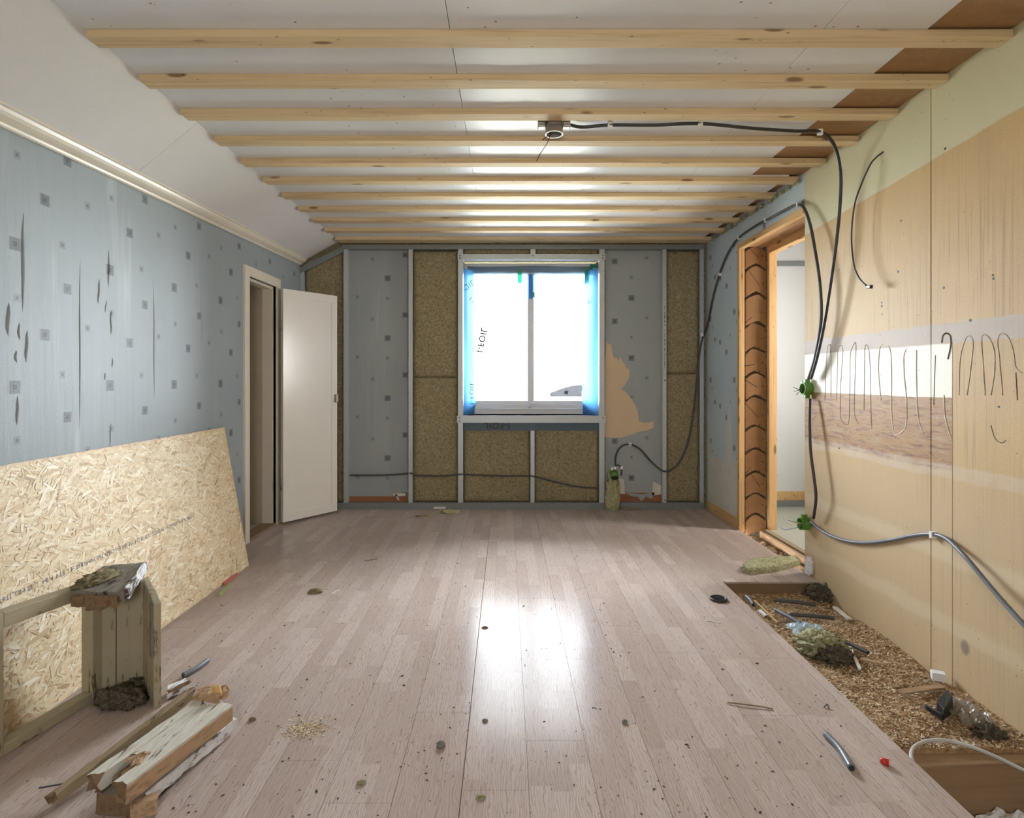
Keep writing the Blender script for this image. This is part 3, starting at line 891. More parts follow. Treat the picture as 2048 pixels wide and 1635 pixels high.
st_px = [(600, 608), (687, 695.5), (817, 825), (916, 926), (1198.5, 1209), (1325, 1333), (1400, 1407.5)]
for i, (a, b) in enumerate(st_px):
    stud(a, b, 538 if i == 0 else 498, 1005)
stud(1061, 1069, 845.5, 1005); stud(1061, 1071, 497.5, 508)
bxp(600, 1408, 1005, 1018.2, YB - .003, YR).build('floor_track', 'steel_track', wall_back)
bxp(684, 1408, 489, 498, YB - .003, YR).build('ceiling_track', 'steel_track', wall_back)
a, b = P(600, 534, YB - .002), P(688, 491, YB - .002)
MB().prism([a, a - Vector((0, 0, .055)), b - Vector((0, 0, .055)), b], (0, .05, 0)).build('sloping_track', 'steel_track', wall_back)
rail = bxp(915, 1211, 508, 519, YB - .006, YB - .0005)
rail.box(P(915, 519, YB - .006).x, P(1211, 519, YB - .006).x, YB, YB + .05, P(0, 519, YB - .006).z, P(0, 518.6, YB - .006).z)
rail.build('window_rail', 'steel', wall_back)
bxp(914, 1212, 831, 845, YB - .006, YB - .0005).build('window_rail', 'steel', wall_back)
for (px, py) in [(920, 511), (920, 516), (1206, 511), (1206, 516), (919, 835), (919, 842), (1206, 835), (1066, 511), (1330, 1000), (1330, 760)]:
    p = P(px, py, YB - .007)
    MB().tube([p, p + Vector((0, .006, 0))], .0065, 8).build('screw', 'ink', wall_back)
# print running up a stud
mb = MB()
for i in range(42):
    z = P(0, 610 + i * 3.15, YB - .0004).z; x = P(1329.6, 0, YB).x; w_ = R.uniform(.004, .009); h_ = R.uniform(.006, .012)
    if R.random() < .15: continue
    mb.box(x - w_ / 2 + R.uniform(-.002, .002), x + w_ / 2, YB - .0007, YB + .0003, z, z + h_)
mb.build('stud_print', 'ink', wall_back, kind='stuff')
# torn wallpaper: bare cardboard in the right bay
tz = [(1209, 874), (1210, 720), (1213, 682), (1218, 690), (1222, 684), (1224, 700), (1228, 716), (1233, 713), (1237, 722), (1240, 712), (1245, 722), (1250, 728), (1253, 738), (1257, 735), (1260, 748), (1256, 760), (1248, 772), (1243, 778),
      (1252, 784), (1262, 796), (1270, 808), (1276, 824), (1278, 842), (1290, 845), (1308, 842), (1307, 855), (1292, 861), (1280, 862), (1266, 868), (1245, 874), (1226, 875)]
MB().prism([P(x, y, YR - .0065) for x, y in tz], (0, .003, 0)).build('torn_backing', 'tornpaper', wall_back, label='bare beige cardboard where the wallpaper is torn')
for tz in ([(1236, 955), (1248, 958), (1250, 988), (1232, 986)], [(1306, 962), (1322, 970), (1322, 988), (1312, 990), (1304, 990)],
           [(1250, 985), (1285, 988), (1310, 984), (1305, 997), (1290, 994), (1283, 1003), (1276, 993), (1262, 992)]):
    MB().prism([P(x, y, YR - .0085) for x, y in tz], (0, .002, 0)).build('torn_backing', 'underlay' if tz[0][0] != 1250 else 'paper_back_b', wall_back)
for tz in ([(786, 986), (811, 986), (811, 991), (786, 992)], [(790, 988), (794, 997), (797, 1001), (799, 999), (795, 989)]):
    MB().prism([P(x, y, YR - .011) for x, y in tz], (0, .003, 0)).build('paper_scrap', 'underlay', wall_back)

# ---- window in the back wall
YW = 5.335
w1 = thing('window_1', (.22, YW, .85), 'white two-light window in the back wall', None, None, 'structure')


def wf(name, p0, p1, q0, q1, yf=YW, yb=YW + .06, mat='white_frame', par=None, bev=.003): return bxp(p0, p1, q0, q1, yf, yb).build(name, mat, par or w1, bevel=bev)


wf('window_frame', 925, 934, 526, 828); wf('window_frame', 1187, 1200, 526, 828)
wf('window_frame', 934, 1187, 526, 548); wf('window_frame', 934, 1187, 808, 828)
wf('mullion', 1055, 1068, 548, 808)
for a, b in ((934, 1055), (1068, 1187)):
    wf('sash_rail', a, b, 801, 809, YW + .01, YW + .05)
    wf('pane', a - 1, b + 1, 547, 809, YW + .028, YW + .034, 'glass', None, 0)
wf('frame_step', 934, 1186, 816.5, 819, YW - .006, YW + .002)
bx(HX0, HX1, YB + .02, YW + .06, HZ0 - .02, HZ0).build('window_sill', 'white_frame', w1)
p = P(1061, 812, YW - .012)
MB().tube(spline([p + Vector((-.02, .01, -.012)), p, p + Vector((.012, -.012, .02)), p + Vector((.05, -.012, .026))], 5), .008, 8).build('window_handle', 'white_frame', w1, True)

# ---- rear wall and hall, each with an unseen window opening added for light
wq = MB(); RX0, RX1, RZ0, RZ1 = -.34, .34, 1.12, 1.7
wq.box(XL - .1, RX0, YREAR - .1, YREAR, -.1, 2.5); wq.box(RX1, XR + .25, YREAR - .1, YREAR, -.1, 2.5); wq.box(RX0, RX1, YREAR - .1, YREAR, -.1, RZ0); wq.box(RX0, RX1, YREAR - .1, YREAR, RZ1, 2.5)
wq.build('wall_rear', 'shell', kind='structure', label='rear wall behind the viewpoint')
w2 = thing('fill_window_rear', (0, YREAR, RZ0), 'unseen window added in the rear wall for frontal light', None, None, 'structure')
for a in (RX0, -.025, RX1 - .05): bx(a, a + .05, YREAR - .09, YREAR - .03, RZ0, RZ1).build('window_frame', 'white_frame', w2)
for a in (RZ0, RZ1 - .05): bx(RX0 + .05, RX1 - .05, YREAR - .088, YREAR - .032, a, a + .05).build('window_frame', 'white_frame', w2)
for a in (RX0 + .05, .025): bx(a, a + .265, YREAR - .063, YREAR - .057, RZ0 + .05, RZ1 - .05).build('pane', 'glass_clear', w2)
HY = 5.29
bx(2.03, 3.3, 2.2, HY + .06, -.06, 0).build('floor_hall', 'hall_floor', kind='structure', label='grey green lino floor of the hall beyond the doorway')
wh = MB(); wh.box(2.03, 3.4, HY, HY + .06, 0, 2.5); wh.box(2.03, 3.4, 2.14, 2.2, 0, 2.5)
wh.box(3.3, 3.4, 2.2, 3.8, 0, 2.5); wh.box(3.3, 3.4, 4.2, HY, 0, 2.5); wh.box(3.3, 3.4, 3.8, 4.2, 0, 1.1); wh.box(3.3, 3.4, 3.8, 4.2, 1.85, 2.5)  # unseen gap left in the far wall to light the hall
wall_hall = wh.build('wall_hall', 'hall_wall', kind='structure', label='white plastered wall of the hall seen through the doorway')
bx(2.03, 3.4, 2.14, HY + .06, 2.5, 2.55).build('ceiling_hall', 'shell', kind='structure', label='white hall ceiling')
bx(2.40, 3.3, HY - .012, HY, .055, .135).build('baseboard_hall', 'pine_y', kind='structure', label='bare wooden baseboard of the hall')
bx(2.38, 3.3, HY - .03, HY, .0005, .053).build('floor_track', 'steel_track', wall_hall)
bx(2.425, 2.48, HY - .02, HY, .14, 2.2).build('plaster_strip', 'steel', wall_hall, label='pale strip with a line of small print')
bx(2.36, 3.3, HY - .03, HY, 2.205, 2.24).build('ceiling_track', 'steel_track', wall_hall)
mb = MB()
for i in range(56):
    z = 1.88 - i * .0165
    if R.random() < .14: continue
    x = 2.452; mb.box(x - R.uniform(.004, .009), x + .005, HY - .0207, HY - .0199, z, z + R.uniform(.006, .012))
mb.build('strip_print', 'ink', wall_hall, kind='stuff')
# threshold of the doorway
th = thing('threshold', (1.99, 4.0, -.03), 'worn wooden door threshold with a groove along the hall floor', 'threshold')
bx(1.955, 1.985, OY0 + .002, OY1 - .04, -.055, -.004).build('board', 'rawwood', th, bevel=.003)
bx(1.988, 2.028, OY0 + .002, OY1 - .04, -.055, .008).build('board', 'stick', th, bevel=.003)
bx(XR - .001, 2.03, OY0, OY1 + .02, -.12, -.060).build('floor_doorway', 'particle', kind='structure', label='bare subfloor with rubble inside the doorway')
# ground outside
bx(-40, 40, 5.5, 90, -3.2, -3.0).build('ground', 'ground', kind='structure', label='pale ground outside the window')

# ---- exposed joist space along the right wall
pit = MB()
pit.box(1.20, XR + .22, YREAR, 3.34, -.46, -.40)
pit.box(1.20, 1.2445, YREAR, 3.34, -.40, -.0455); pit.box(1.2445, XR, 3.318, 3.36, -.40, -.0455)
pit.box(1.2445, XR, YREAR, .7, -.40, -.02); pit.box(XR + .001, XR + .2, YREAR, 3.34, -.40, -.141)
pit_o = pit.build('floor_joist_space', 'particle', kind='structure', label='open joist space filled with sawdust along the right wall')


def zbed(x, y):
    z = -.072 + .020 * noise.noise(Vector((x * 5, y * 5, 1.3))) + .008 * noise.noise(Vector((x * 19, y * 19, 4.1)))
    if y < 1.93:      # hollow in front of the cross beam
        z = min(z, -.285 + .03 * noise.noise(Vector((x * 8, y * 8, 9))))
    return z


nx, ny = 26, 110; vs_ = []
for j in range(ny + 1):
    y = .7 + (3.315 - .7) * j / ny
    for i in range(nx + 1):
        x = 1.2455 + (XR - 1.2455 - .001) * i / nx; vs_.append((x, y, zbed(x, y)))
mb = MB().add(vs_, [(j * (nx + 1) + i, j * (nx + 1) + i + 1, (j + 1) * (nx + 1) + i + 1, (j + 1) * (nx + 1) + i) for j in range(ny) for i in range(nx)])
k0 = len(mb.v)
bed = mb.build('sawdust_bed', 'saw_bed', None, True, label='brown sawdust filling the joist space along the tan wall', cat='sawdust', kind='stuff')
mb = MB(); rc = random.Random(3)
for i in range(30000):
    y = 1.30 + 2.0 * rc.random() ** 1.25; x = rc.uniform(1.255, XR - .008)
    if 1.86 < y < 1.935 and x > 1.27: continue
    z = zbed(x, y) + rc.uniform(.0, .006)
    L = rc.uniform(.002, .007) * (1.6 if rc.random() < .08 else 1); w_ = rc.uniform(.0009, .0028); a = rc.uniform(0, 6.283); t = rc.uniform(-.5, .5)
    d = Vector((math.cos(a), math.sin(a), t)) * L; s = Vector((-math.sin(a), math.cos(a), rc.uniform(-.6, .6))) * w_; c = Vector((x, y, z))
    mb.add([c - d - s, c + d - s, c + d + s, c - d + s], [(0, 1, 2, 3)])
mb.build('shavings', 'saw_chip', bed, kind='stuff')
# cross beam in the joist space
y0 = 1.875
bm_ = MB().hexa([(1.285, y0, -.30), (XR - .04, y0 + .02, -.30), (XR - .04, y0 + .085, -.30), (1.285, y0 + .065, -.30)],
                [(1.285, y0, -.098), (XR - .04, y0 + .02, -.090), (XR - .04, y0 + .085, -.085), (1.285, y0 + .065, -.090)]).build('joist', 'joist', None, bevel=.004, label='short dusty timber joist lying across the pit at the near right', cat='joist')

# edge timber under the cut floor
bx(1.252, XR - .03, 3.322, 3.345, -.12, -.046).build('edge_timber', 'rawwood', pit_o)

# ================================================================== OSB BOARD
def osbp(y, s, d=0.0):
    """point on the leaning board: y along the wall, s = height 0..0.855, d out of its face"""
    n_ = Vector((.855, 0, .22)).normalized()
    return Vector((-1.612 - .22 * s / .855, y, s)) + n_ * d


ob = thing('osb_board', (-1.7, 2.4, 0), 'large sheet of oriented strand board leaning on the blue left wall', 'board')


def osb_yr(s): return 3.607 + .135 * s / .855


osb_b = MB().hexa([osbp(.95, 0, -.012), osbp(osb_yr(0), 0, -.012), osbp(osb_yr(.855), .855, -.012), osbp(.95, .855, -.012)],
          [osbp(.95, 0, 0), osbp(osb_yr(0), 0, 0), osbp(osb_yr(.855), .855, 0), osbp(.95, .855, 0)]).build('sheet', 'osb_base', ob)
mb = MB(); rc = random.Random(11); k_ = 0
while k_ < 9500:
    y = rc.uniform(1.55, 3.74); s = rc.uniform(0.006, .85)
    a = rc.gauss(0.12, .55); L = rc.uniform(.007, .040) * (1.35 if rc.random() < .25 else 1); w_ = rc.uniform(.0009, .0055) * (1.5 if L > .03 else 1)
    d = .0003 + rc.random() * .0016
    ca, sa = math.cos(a), math.sin(a)
    pts = []
    ok = True
    for (u, v_) in ((-L, -w_ * .7), (-L * .4, -w_), (L * .75, -w_ * .8), (L, w_ * .2), (L * .5, w_), (-L * .8, w_ * .6)):
        yy = y + u * ca - v_ * sa; ss = s + u * sa + v_ * ca
        if not (.001 < ss < .854) or yy > osb_yr(ss) - .001: ok = False
        pts.append(osbp(yy, ss, d))
    if not ok: continue
    k_ += 1
    mb.add(pts, [(0, 1, 2, 3, 4, 5)])
mb.build('strand_surface', 'osb', ob, kind='stuff')
# the printed line on the sheet (too blurred to read)
mb = MB(); rc = random.Random(5); y = 1.93
while y < 3.16:
    if rc.random() < .12: y += .012
    h_ = .016; nst = rc.choice((2, 3, 3))
    for q in range(nst):
        if rc.random() < .5:
            yy = y + rc.uniform(0, .009); mb.add([osbp(yy, .408, .0022), osbp(yy + .0022, .408, .0022), osbp(yy + .0022 + .003, .408 + h_, .0022), osbp(yy + .003, .408 + h_, .0022)], [(0, 1, 2, 3)])
        else:
            ss = .408 + rc.choice((0, .007, .0135)); mb.add([osbp(y, ss, .0022), osbp(y + .009, ss, .0022), osbp(y + .009, ss + .0025, .0022), osbp(y, ss + .0025, .0022)], [(0, 1, 2, 3)])
    y += .0145
mb.build('printed_line', 'inkgrey', ob, kind='stuff')
# two thin strips at the foot of the board
MB().hexa([G(446, 1166), G(473, 1145), G(475, 1149), G(449, 1171)], [p + Vector((0, 0, .010)) for p in (G(446, 1166), G(473, 1145), G(475, 1149), G(449, 1171))]).build('plastic_strip', 'pink', None, label='small pink red strip on the floor at the corner of the strand board', cat='strip')
MB().hexa([G(436, 1190), G(459, 1166), G(463, 1168), G(441, 1192)], [p + Vector((0, 0, .006)) for p in (G(436, 1190), G(459, 1166), G(463, 1168), G(441, 1192))]).build('plastic_strip', 'lime', None, label='small green strip on the floor just before the pink red one', cat='strip')

# ================================================================== OLD WINDOW CASING
A = Vector((-1.560, 1.760, 0)); B = Vector((-1.487, 2.119, 0)); C = Vector((-1.376, 2.177, 0)); D = Vector((-1.247, 2.035, 0))
wc = thing('window_casing', (-1.42, 2.0, 0), 'old cream painted window casing torn out and set on the floor before the strand board', 'casing')
ab = (B - A).normalized(); nb = Vector((ab.y, -ab.x, 0))


def slab(p, q, thick, z0, z1, z0b=None, z1b=None):
    t = (q - p).normalized(); n_ = Vector((t.y, -t.x, 0)) * thick
    z0b = z0 if z0b is None else z0b; z1b = z1 if z1b is None else z1b
    up = lambda v_, z: Vector((v_.x, v_.y, z))
    return MB().hexa([up(p, z0), up(q, z0b), up(q - n_, z0b), up(p - n_, z0)], [up(p, z1), up(q, z1b), up(q - n_, z1b), up(p - n_, z1)])


slab(A, A + ab * .022, .05, 0.0005, .445).build('post', 'worn_cream', wc, bevel=.003)
slab(A + ab * .0225, B - ab * .041, .045, .398, .446, .386, .432).build('top_rail', 'worn_cream_y', wc, bevel=.003)
slab(A + ab * .0225, B - ab * .041, .045, .0005, .035).build('bottom_rail', 'worn_cream_y', wc, bevel=.003)
slab(B - ab * .04, B, .05, .0005, .415).build('post', 'worn_cream', wc, bevel=.003)
bc = (C - B)
for i, (f0, f1, off) in enumerate([(-.06, .30, 0), (.318, .632, .003), (.645, 1.03, .001)]):
    sft = Vector((0, off, 0))
    slab(B + bc * f0 + Vector((.001, .0, 0)) + sft, B + bc * f1 + Vector((.004, 0, 0)) + sft, .022, .0005, .405).build('reveal_board', 'worn_cream', wc, bevel=.003)
slab(B + Vector((.004, .026, 0)), C + Vector((.0, .026, 0)), .012, .0005, .40).build('backing_board', 'weathered', wc)
cdv = (D - C)
slab(C + cdv * .02, C + cdv * .52, .02, .0005, .418, None, .398).build('casing_board', 'worn_cream', wc, bevel=.003)
slab(C + cdv * .53, D, .024, .0005, .396, None, .372).build('casing_board', 'worn_cream', wc, bevel=.003)
MB().beam(D + Vector((-.012, .012, .18)), D + Vector((-.014, .014, .37)), .03, .012, (1, 1, 0), .01, 3, 4, .003, 4).build('splinter', 'weathered', wc)
# weathered plank on top
tpv = [Vector((-1.514, 1.994, 0)), Vector((-1.312, 1.975, 0)), Vector((-1.437, 2.290, 0)), Vector((-1.571, 2.245, 0))]
tb = MB(); N_ = 9
for lay in (0, 1):
    for j in range(N_ + 1):
        for i in range(N_ + 1):
            u, v_ = i / N_, j / N_
            q = tpv[0].lerp(tpv[1], u).lerp(tpv[3].lerp(tpv[2], u), v_)
            jx = .006 * noise.noise(Vector((u * 9, v_ * 9, lay)))
            q = q + Vector((jx, .008 * noise.noise(Vector((u * 8 + 3, v_ * 8, 2))), 0))
            q.z = .402 + lay * .034 + .006 * noise.noise(Vector((u * 6, v_ * 6, lay + 3))) + (.004 if v_ > .5 else 0)
            tb.v.append(q)
m_ = (N_ + 1) ** 2
for j in range(N_):
    for i in range(N_):
        a_ = j * (N_ + 1) + i
        tb.f.append((a_, a_ + N_ + 1, a_ + N_ + 2, a_ + 1)); tb.f.append((m_ + a_, m_ + a_ + 1, m_ + a_ + N_ + 2, m_ + a_ + N_ + 1))
for i in range(N_):
    tb.f.append((i, i + 1, m_ + i + 1, m_ + i)); e_ = N_ * (N_ + 1) + i; tb.f.append((e_ + 1, e_, m_ + e_, m_ + e_ + 1))
    l_ = i * (N_ + 1); tb.f.append((l_ + N_ + 1, l_, m_ + l_, m_ + l_ + N_ + 1)); r_ = l_ + N_; tb.f.append((r_, r_ + N_ + 1, m_ + r_ + N_ + 1, m_ + r_))
top = tb.build('top_plank', 'weathered', wc)
MB().beam(Vector((-1.312, 1.985, .424)), Vector((-1.428, 2.275, .428)), .014, .036, (0, 0, 1), .012, 3, 8, .006, 8).build('painted_edge', 'flake_white', wc)
MB().beam(Vector((-1.50, 1.985, .405)), Vector((-1.325, 1.972, .408)), .016, .036, (0, 0, 1), .006, 3, 6, .004, 9).build('raw_edge', 'oldwood', wc)
MB().beam(Vector((-1.455, 1.998, .378)), Vector((-1.385, 1.99, .382)), .03, .016, (0, 0, 1), .006, 3, 4, .004, 10).build('raw_edge', 'oldwood', wc)
wo_ = clump((-1.490, 2.09, .432), .045, .075, .018, 3, .6, 3).build('wool_tuft', 'wool', None, True, label='tuft of brown mineral wool on top of the old window casing', cat='wool'); fuzz(wo_, 'wool', 700, .016, 1107)
c = G(232, 1418)
wo_ = clump((c.x, c.y + .03, 0.0), .075, .045, .038, 5, .5, 2.6).build('wool_lump', 'wooldark', None, True, label='dark dusty lump of wool inside the corner of the old window casing', cat='wool'); fuzz(wo_, 'wooldark', 700, .016, 1109)
c = G(262, 1392)
wo_ = clump((c.x, c.y + .02, 0.0), .05, .035, .03, 9, .55, 3).build('wool_lump', 'wooldark', None, True, label='smaller dark wool lump against the casing boards', cat='wool'); fuzz(wo_, 'wooldark', 700, .016, 1111)

# ================================================================== TIMBER SCRAPS AT THE LEFT FOREGROUND
def zset(p, z): return Vector((p.x, p.y, z))


fr, flt, bl, br = G(258, 1567, .115), G(160, 1555, .115), G(397, 1396, .115), G(465, 1404, .115)
tim = thing('broken_timber', ((fr.x + bl.x) / 2, (fr.y + bl.y) / 2, 0), 'broken built-up timber with cream painted top lying at the left foreground', 'timber')
ax = ((bl + br) / 2 - (fr + flt) / 2); ex = ax.normalized(); sx = (fr - flt).normalized(); sx = (sx - ex * sx.dot(ex)).normalized()
o_ = (fr + flt) / 2; o_.z = 0; LT = ax.length


def tp_(a, b, z): return o_ + ex * a + sx * b + Vector((0, 0, z))


# a = along (0 near end), b = across (-.07 .. .07)
MB().beam(tp_(0, -.050, .092), tp_(LT, -.048, .092), .036, .044, (0, 0, 1), .03, 4, 12, .003, 21).build('left_board', 'worn_white', tim, end='oldwood')
MB().beam(tp_(.085, -.004, .103), tp_(LT - .005, -.002, .103), .056, .020, (0, 0, 1), .05, 8, 12, .002, 22).build('middle_board', 'worn_white', tim, end='oldwood')
MB().beam(tp_(.0, .048, .090), tp_(LT, .050, .090), .044, .050, (0, 0, 1), .012, 4, 14, .002, 23).build('right_board', 'worn_white', tim, end='oldwood')
MB().beam(tp_(-.002, .0715, .088), tp_(LT - .004, .0735, .088), .004, .044, (0, 0, 1), .01, 3, 14, .002, 29).build('raw_side', 'rawwood', tim)
MB().beam(tp_(.03, -.004, .075), tp_(LT - .03, -.002, .075), .05, .030, (0, 0, 1), .02, 4, 8, .003, 24).build('inner_batten', 'oldwood', tim)
MB().beam(tp_(.05, .004, .094), tp_(.10, .004, .096), .020, .010, (0, 0, 1), .01, 3, 4, .002, 25).build('inner_batten', 'rawwood', tim)
MB().beam(tp_(.06, .03, .112), tp_(.13, .0, .116), .03, .006, (0, 0, 1), .03, 6, 5, .004, 26).build('splinter', 'rawwood', tim)
MB().beam(tp_(.07, -.02, .114), tp_(.12, .01, .118), .012, .005, (0, 0, 1), .03, 6, 5, .004, 27).build('splinter', 'rawwood', tim)
MB().beam(tp_(.02, .0, .031), tp_(LT - .05, .0, .031), .11, .060, (0, 0, 1), .02, 4, 8, .004, 28).build('base_board', 'weathered', tim, end='oldwood')
sl0, sl1 = G(278, 1605, .028), G(472, 1442, .028)
MB().beam(sl0, sl1, .020, .034, (0, 0, 1), .02, 3, 14, .005, 31).build('paint_strip', 'flake_white', None, label='thin strip with flaking white paint beside the broken timber', cat='strip')
bq = G(272, 1622, .02)
MB().beam(zset(bq, .022) + Vector((-.02, 0, 0)), zset(bq, .022) + Vector((.045, .03, 0)), .03, .042, (0, 0, 1), .01, 3, 4, .004, 33).build('wood_block', 'rawwood', None, label='short raw wood block under the near end of the broken timber', cat='block')
s0, s1 = G(92, 1608, .022), G(392, 1380, .10)
stk = thing('wooden_stick', zset(s0, 0), 'long grey brown stick leaning against the broken timber', 'stick')
MB().beam(s0, s1, .026, .030, (0, 0, 1), .03, 4, 12, .004, 41).build('shaft', 'stick', stk, end='oldwood')
n0 = G(78, 1575, .03); n1 = G(124, 1570, .036)
MB().tube([n0, n1 + Vector((.01, .01, 0))], .0022, 6).build('nail', 'ink', stk)
t0 = G(395, 1385, .12); t1 = G(455, 1388, .12)
MB().beam(t0, t1, .055, .022, (0, 0, 1), .03, 6, 8, .012, 44).build('wood_chunk', 'rawwood', None, label='torn splintered wood chunk on the far end of the broken timber', cat='chunk')
q0 = G(430, 1376, .15); MB().add([q0 + Vector((-.02, 0, -.03)), q0 + Vector((.02, 0, -.025)), q0 + Vector((.012, .003, .01)), q0 + Vector((-.006, .002, .004)), q0 + Vector((-.02, .012, -.03)), q0 + Vector((.02, .012, -.025)), q0 + Vector((.012, .01, .01)), q0 + Vector((-.006, .01, .004))],
     [(0, 1, 2, 3), (7, 6, 5, 4), (0, 4, 5, 1), (1, 5, 6, 2), (2, 6, 7, 3), (3, 7, 4, 0)]).build('wood_splinter', 'pine_z', None, label='curled brown splinter standing up on the torn wood chunk', cat='splinter')
q = [G(334, 1402), G(334, 1386), G(372, 1368), G(378, 1380)]
MB().hexa([zset(p, .0005) for p in q], [zset(q[0], .03), zset(q[1], .03), zset(q[2], .026), zset(q[3], .028)]).build('wood_offcut', 'flake_white', None, bevel=.003, label='white painted wedge offcut behind the stick', cat='offcut')
MB().beam(G(333, 1385, .04), G(385, 1360, .06), .012, .008, (0, 0, 1), .015, 3, 6, .003, 47).build('wood_sliver', 'oldwood', None, label='dark splintered sliver above the white wedge offcut', cat='sliver')


# ================================================================== CABLES, BOXES
def cable(name, pts, r, mat, label, cat, clips=(), n=8, seg=8, axis='x'):
    t = thing(name, pts[0], label, cat)
    MB().tube(spline(pts, seg), r, n).build('sheath', mat, t, True)
    for c in clips:
        c = Vector(c)
        bx(c.x - r * 1.4, c.x + r * 1.4, c.y - r * .9, c.y + r * .9, c.z - r * 1.7, c.z + r * 1.7).build('clip', 'clip', t, bevel=.001)
    return t


XW = XR - .009


def hang(px, py, off): return W(px, py, XR - off)


# ceiling box
cb = P(1108, 264, 2.78)
cbx = thing('ceiling_box', (cb.x, cb.y, 2.34), 'round grey plastic ceiling outlet box with white rim among the battens', 'outlet box')
ring = lambda r_, z_, n_=28: [Vector((cb.x + r_ * math.cos(2 * math.pi * i / n_), cb.y + r_ * math.sin(2 * math.pi * i / n_), z_)) for i in range(n_)]
mb = MB(); r1 = .041; zb_, zt_ = 2.352, 2.4135
n_ = 28; vs_ = ring(r1, zb_) + ring(r1, zt_) + ring(r1 - .004, zt_ - .004) + ring(r1 - .004, zb_)
mb.add(vs_, [(i, (i + 1) % n_, n_ + (i + 1) % n_, n_ + i) for i in range(n_)] + [(2 * n_ + i, 2 * n_ + (i + 1) % n_, 3 * n_ + (i + 1) % n_, 3 * n_ + i) for i in range(n_)] + [tuple(range(n_, 2 * n_)), tuple(range(3 * n_ - 1, 2 * n_ - 1, -1))])
mb.build('box_body', 'boxgrey', cbx, True)
mb = MB(); vs_ = ring(r1 + .003, zb_ - .003) + ring(r1 + .003, zb_) + ring(r1 - .0035, zb_) + ring(r1 - .0035, zb_ - .003)
mb.add(vs_, [(k_ * n_ + i, k_ * n_ + (i + 1) % n_, ((k_ + 1) % 4) * n_ + (i + 1) % n_, ((k_ + 1) % 4) * n_ + i) for k_ in range(4) for i in range(n_)]).build('rim', 'clip', cbx)
for s_ in (-1, 1):
    bx(cb.x + s_ * .060 - .018, cb.x + s_ * .060 + .018, cb.y - .018, cb.y + .018, 2.380, 2.4132).build('conduit_socket', 'boxgrey', cbx, bevel=.003)
    for dz in (.0, .012): bx(cb.x + s_ * .062 - .016, cb.x + s_ * .062 + .016, cb.y - .0195, cb.y - .0182, 2.384 + dz, 2.388 + dz).build('label_strip', 'clip', cbx)
bx(cb.x - .03, cb.x + .03, cb.y - .046, cb.y - .034, 2.384, 2.4133).build('bracket', 'boxgrey', cbx, bevel=.002)
MB().tube(spline([Vector((cb.x - .012, cb.y - .01, 2.39)), Vector((cb.x - .018, cb.y - .02, 2.35)), P(1095, 285, 2.74), P(1082, 305, 2.72), P(1073, 322, 2.71)], 6), .0018, 6).build('wire', 'black', cbx, True)
MB().tube(spline([Vector((cb.x - .012, cb.y - .01, 2.39)), Vector((cb.x - .02, cb.y - .02, 2.35)), P(1085, 280, 2.74)], 6), .0018, 6).build('wire', 'black', cbx, True)


def CL(px, py, z=2.398): return P(px, py, (z - CZ) * F / (VY - py))


cable('ceiling_cable', [Vector((cb.x + .079, cb.y, 2.396)), CL(1165, 254), CL(1220, 250), CL(1310, 250), CL(1400, 247), CL(1500, 256), CL(1590, 262), CL(1640, 264), P(1668, 290, 2.92), P(1681, 345, 2.99), hang(1680, 410, .055),
                        hang(1672, 490, .06), hang(1660, 575, .06), hang(1648, 650, .055), hang(1634, 715, .05), hang(1622, 757, .04)],
      .0085, 'cable', 'thick black cable from the ceiling box bending down to the upper green box', 'cable', [CL(1220, 250), CL(1400, 247), CL(1640, 264)])
cable('wall_cable', [P(1405, 676, 5.10), hang(1415, 650, .012), hang(1427, 590, .012), hang(1442, 540, .012), hang(1458, 502, .012), hang(1478, 475, .012), hang(1510, 452, .012), hang(1540, 436, .012), hang(1570, 420, .012), hang(1595, 409, .013),
                     hang(1608, 416, .030), hang(1620, 448, .045), hang(1630, 500, .055), hang(1640, 570, .055), hang(1642, 640, .05), hang(1630, 715, .045), hang(1617, 757, .04)],
      .0085, 'conduit_d', 'grey conduit climbing the blue wall over the doorway and down to the upper green box', 'conduit',
      [hang(1440, 548, .012), hang(1478, 475, .012), hang(1532, 440, .012), hang(1597, 409, .013)])
cable('link_cable', [hang(1620, 797, .03), hang(1619, 840, .045), hang(1621, 900, .055), hang(1628, 955, .055), hang(1632, 995, .05), hang(1627, 1036, .035)], .0085, 'cable', 'black cable between the two green boxes on the tan wall edge', 'cable')
cable('low_conduit', [hang(1622, 1043, .03), hang(1645, 1062, .02), hang(1680, 1078, .012), hang(1725, 1085, .010), hang(1780, 1080, .010), hang(1830, 1070, .010), hang(1866, 1068, .010), hang(1895, 1078, .013), hang(1930, 1112, .03), hang(1970, 1160, .04), hang(2010, 1207, .05), hang(2060, 1262, .06), hang(2120, 1330, .05)],
      .0085, 'conduit', 'blue grey conduit sagging along the tan wall from the lower green box', 'conduit', [hang(1866, 1069, .010)])
lead = thing('lamp_lead', hang(1765, 305, .004), 'thin black lead with a small plug hanging on the tan wall', 'lead')
MB().tube(spline([hang(1767, 303, .0), hang(1752, 315, .012), hang(1740, 330, .03), hang(1723, 368, .05), hang(1709, 410, .06), hang(1703, 470, .06), hang(1707, 525, .06), hang(1718, 555, .055), hang(1733, 571, .05)], 8), .004, 7).build('cord', 'cable', lead, True)
q = hang(1739, 573, .048)
MB().beam(q + Vector((.0, .012, .002)), q + Vector((.0, -.016, -.003)), .016, .018, (0, 0, 1), .0, 2, 2, .0, 1).build('plug', 'black', lead, bevel=.003)


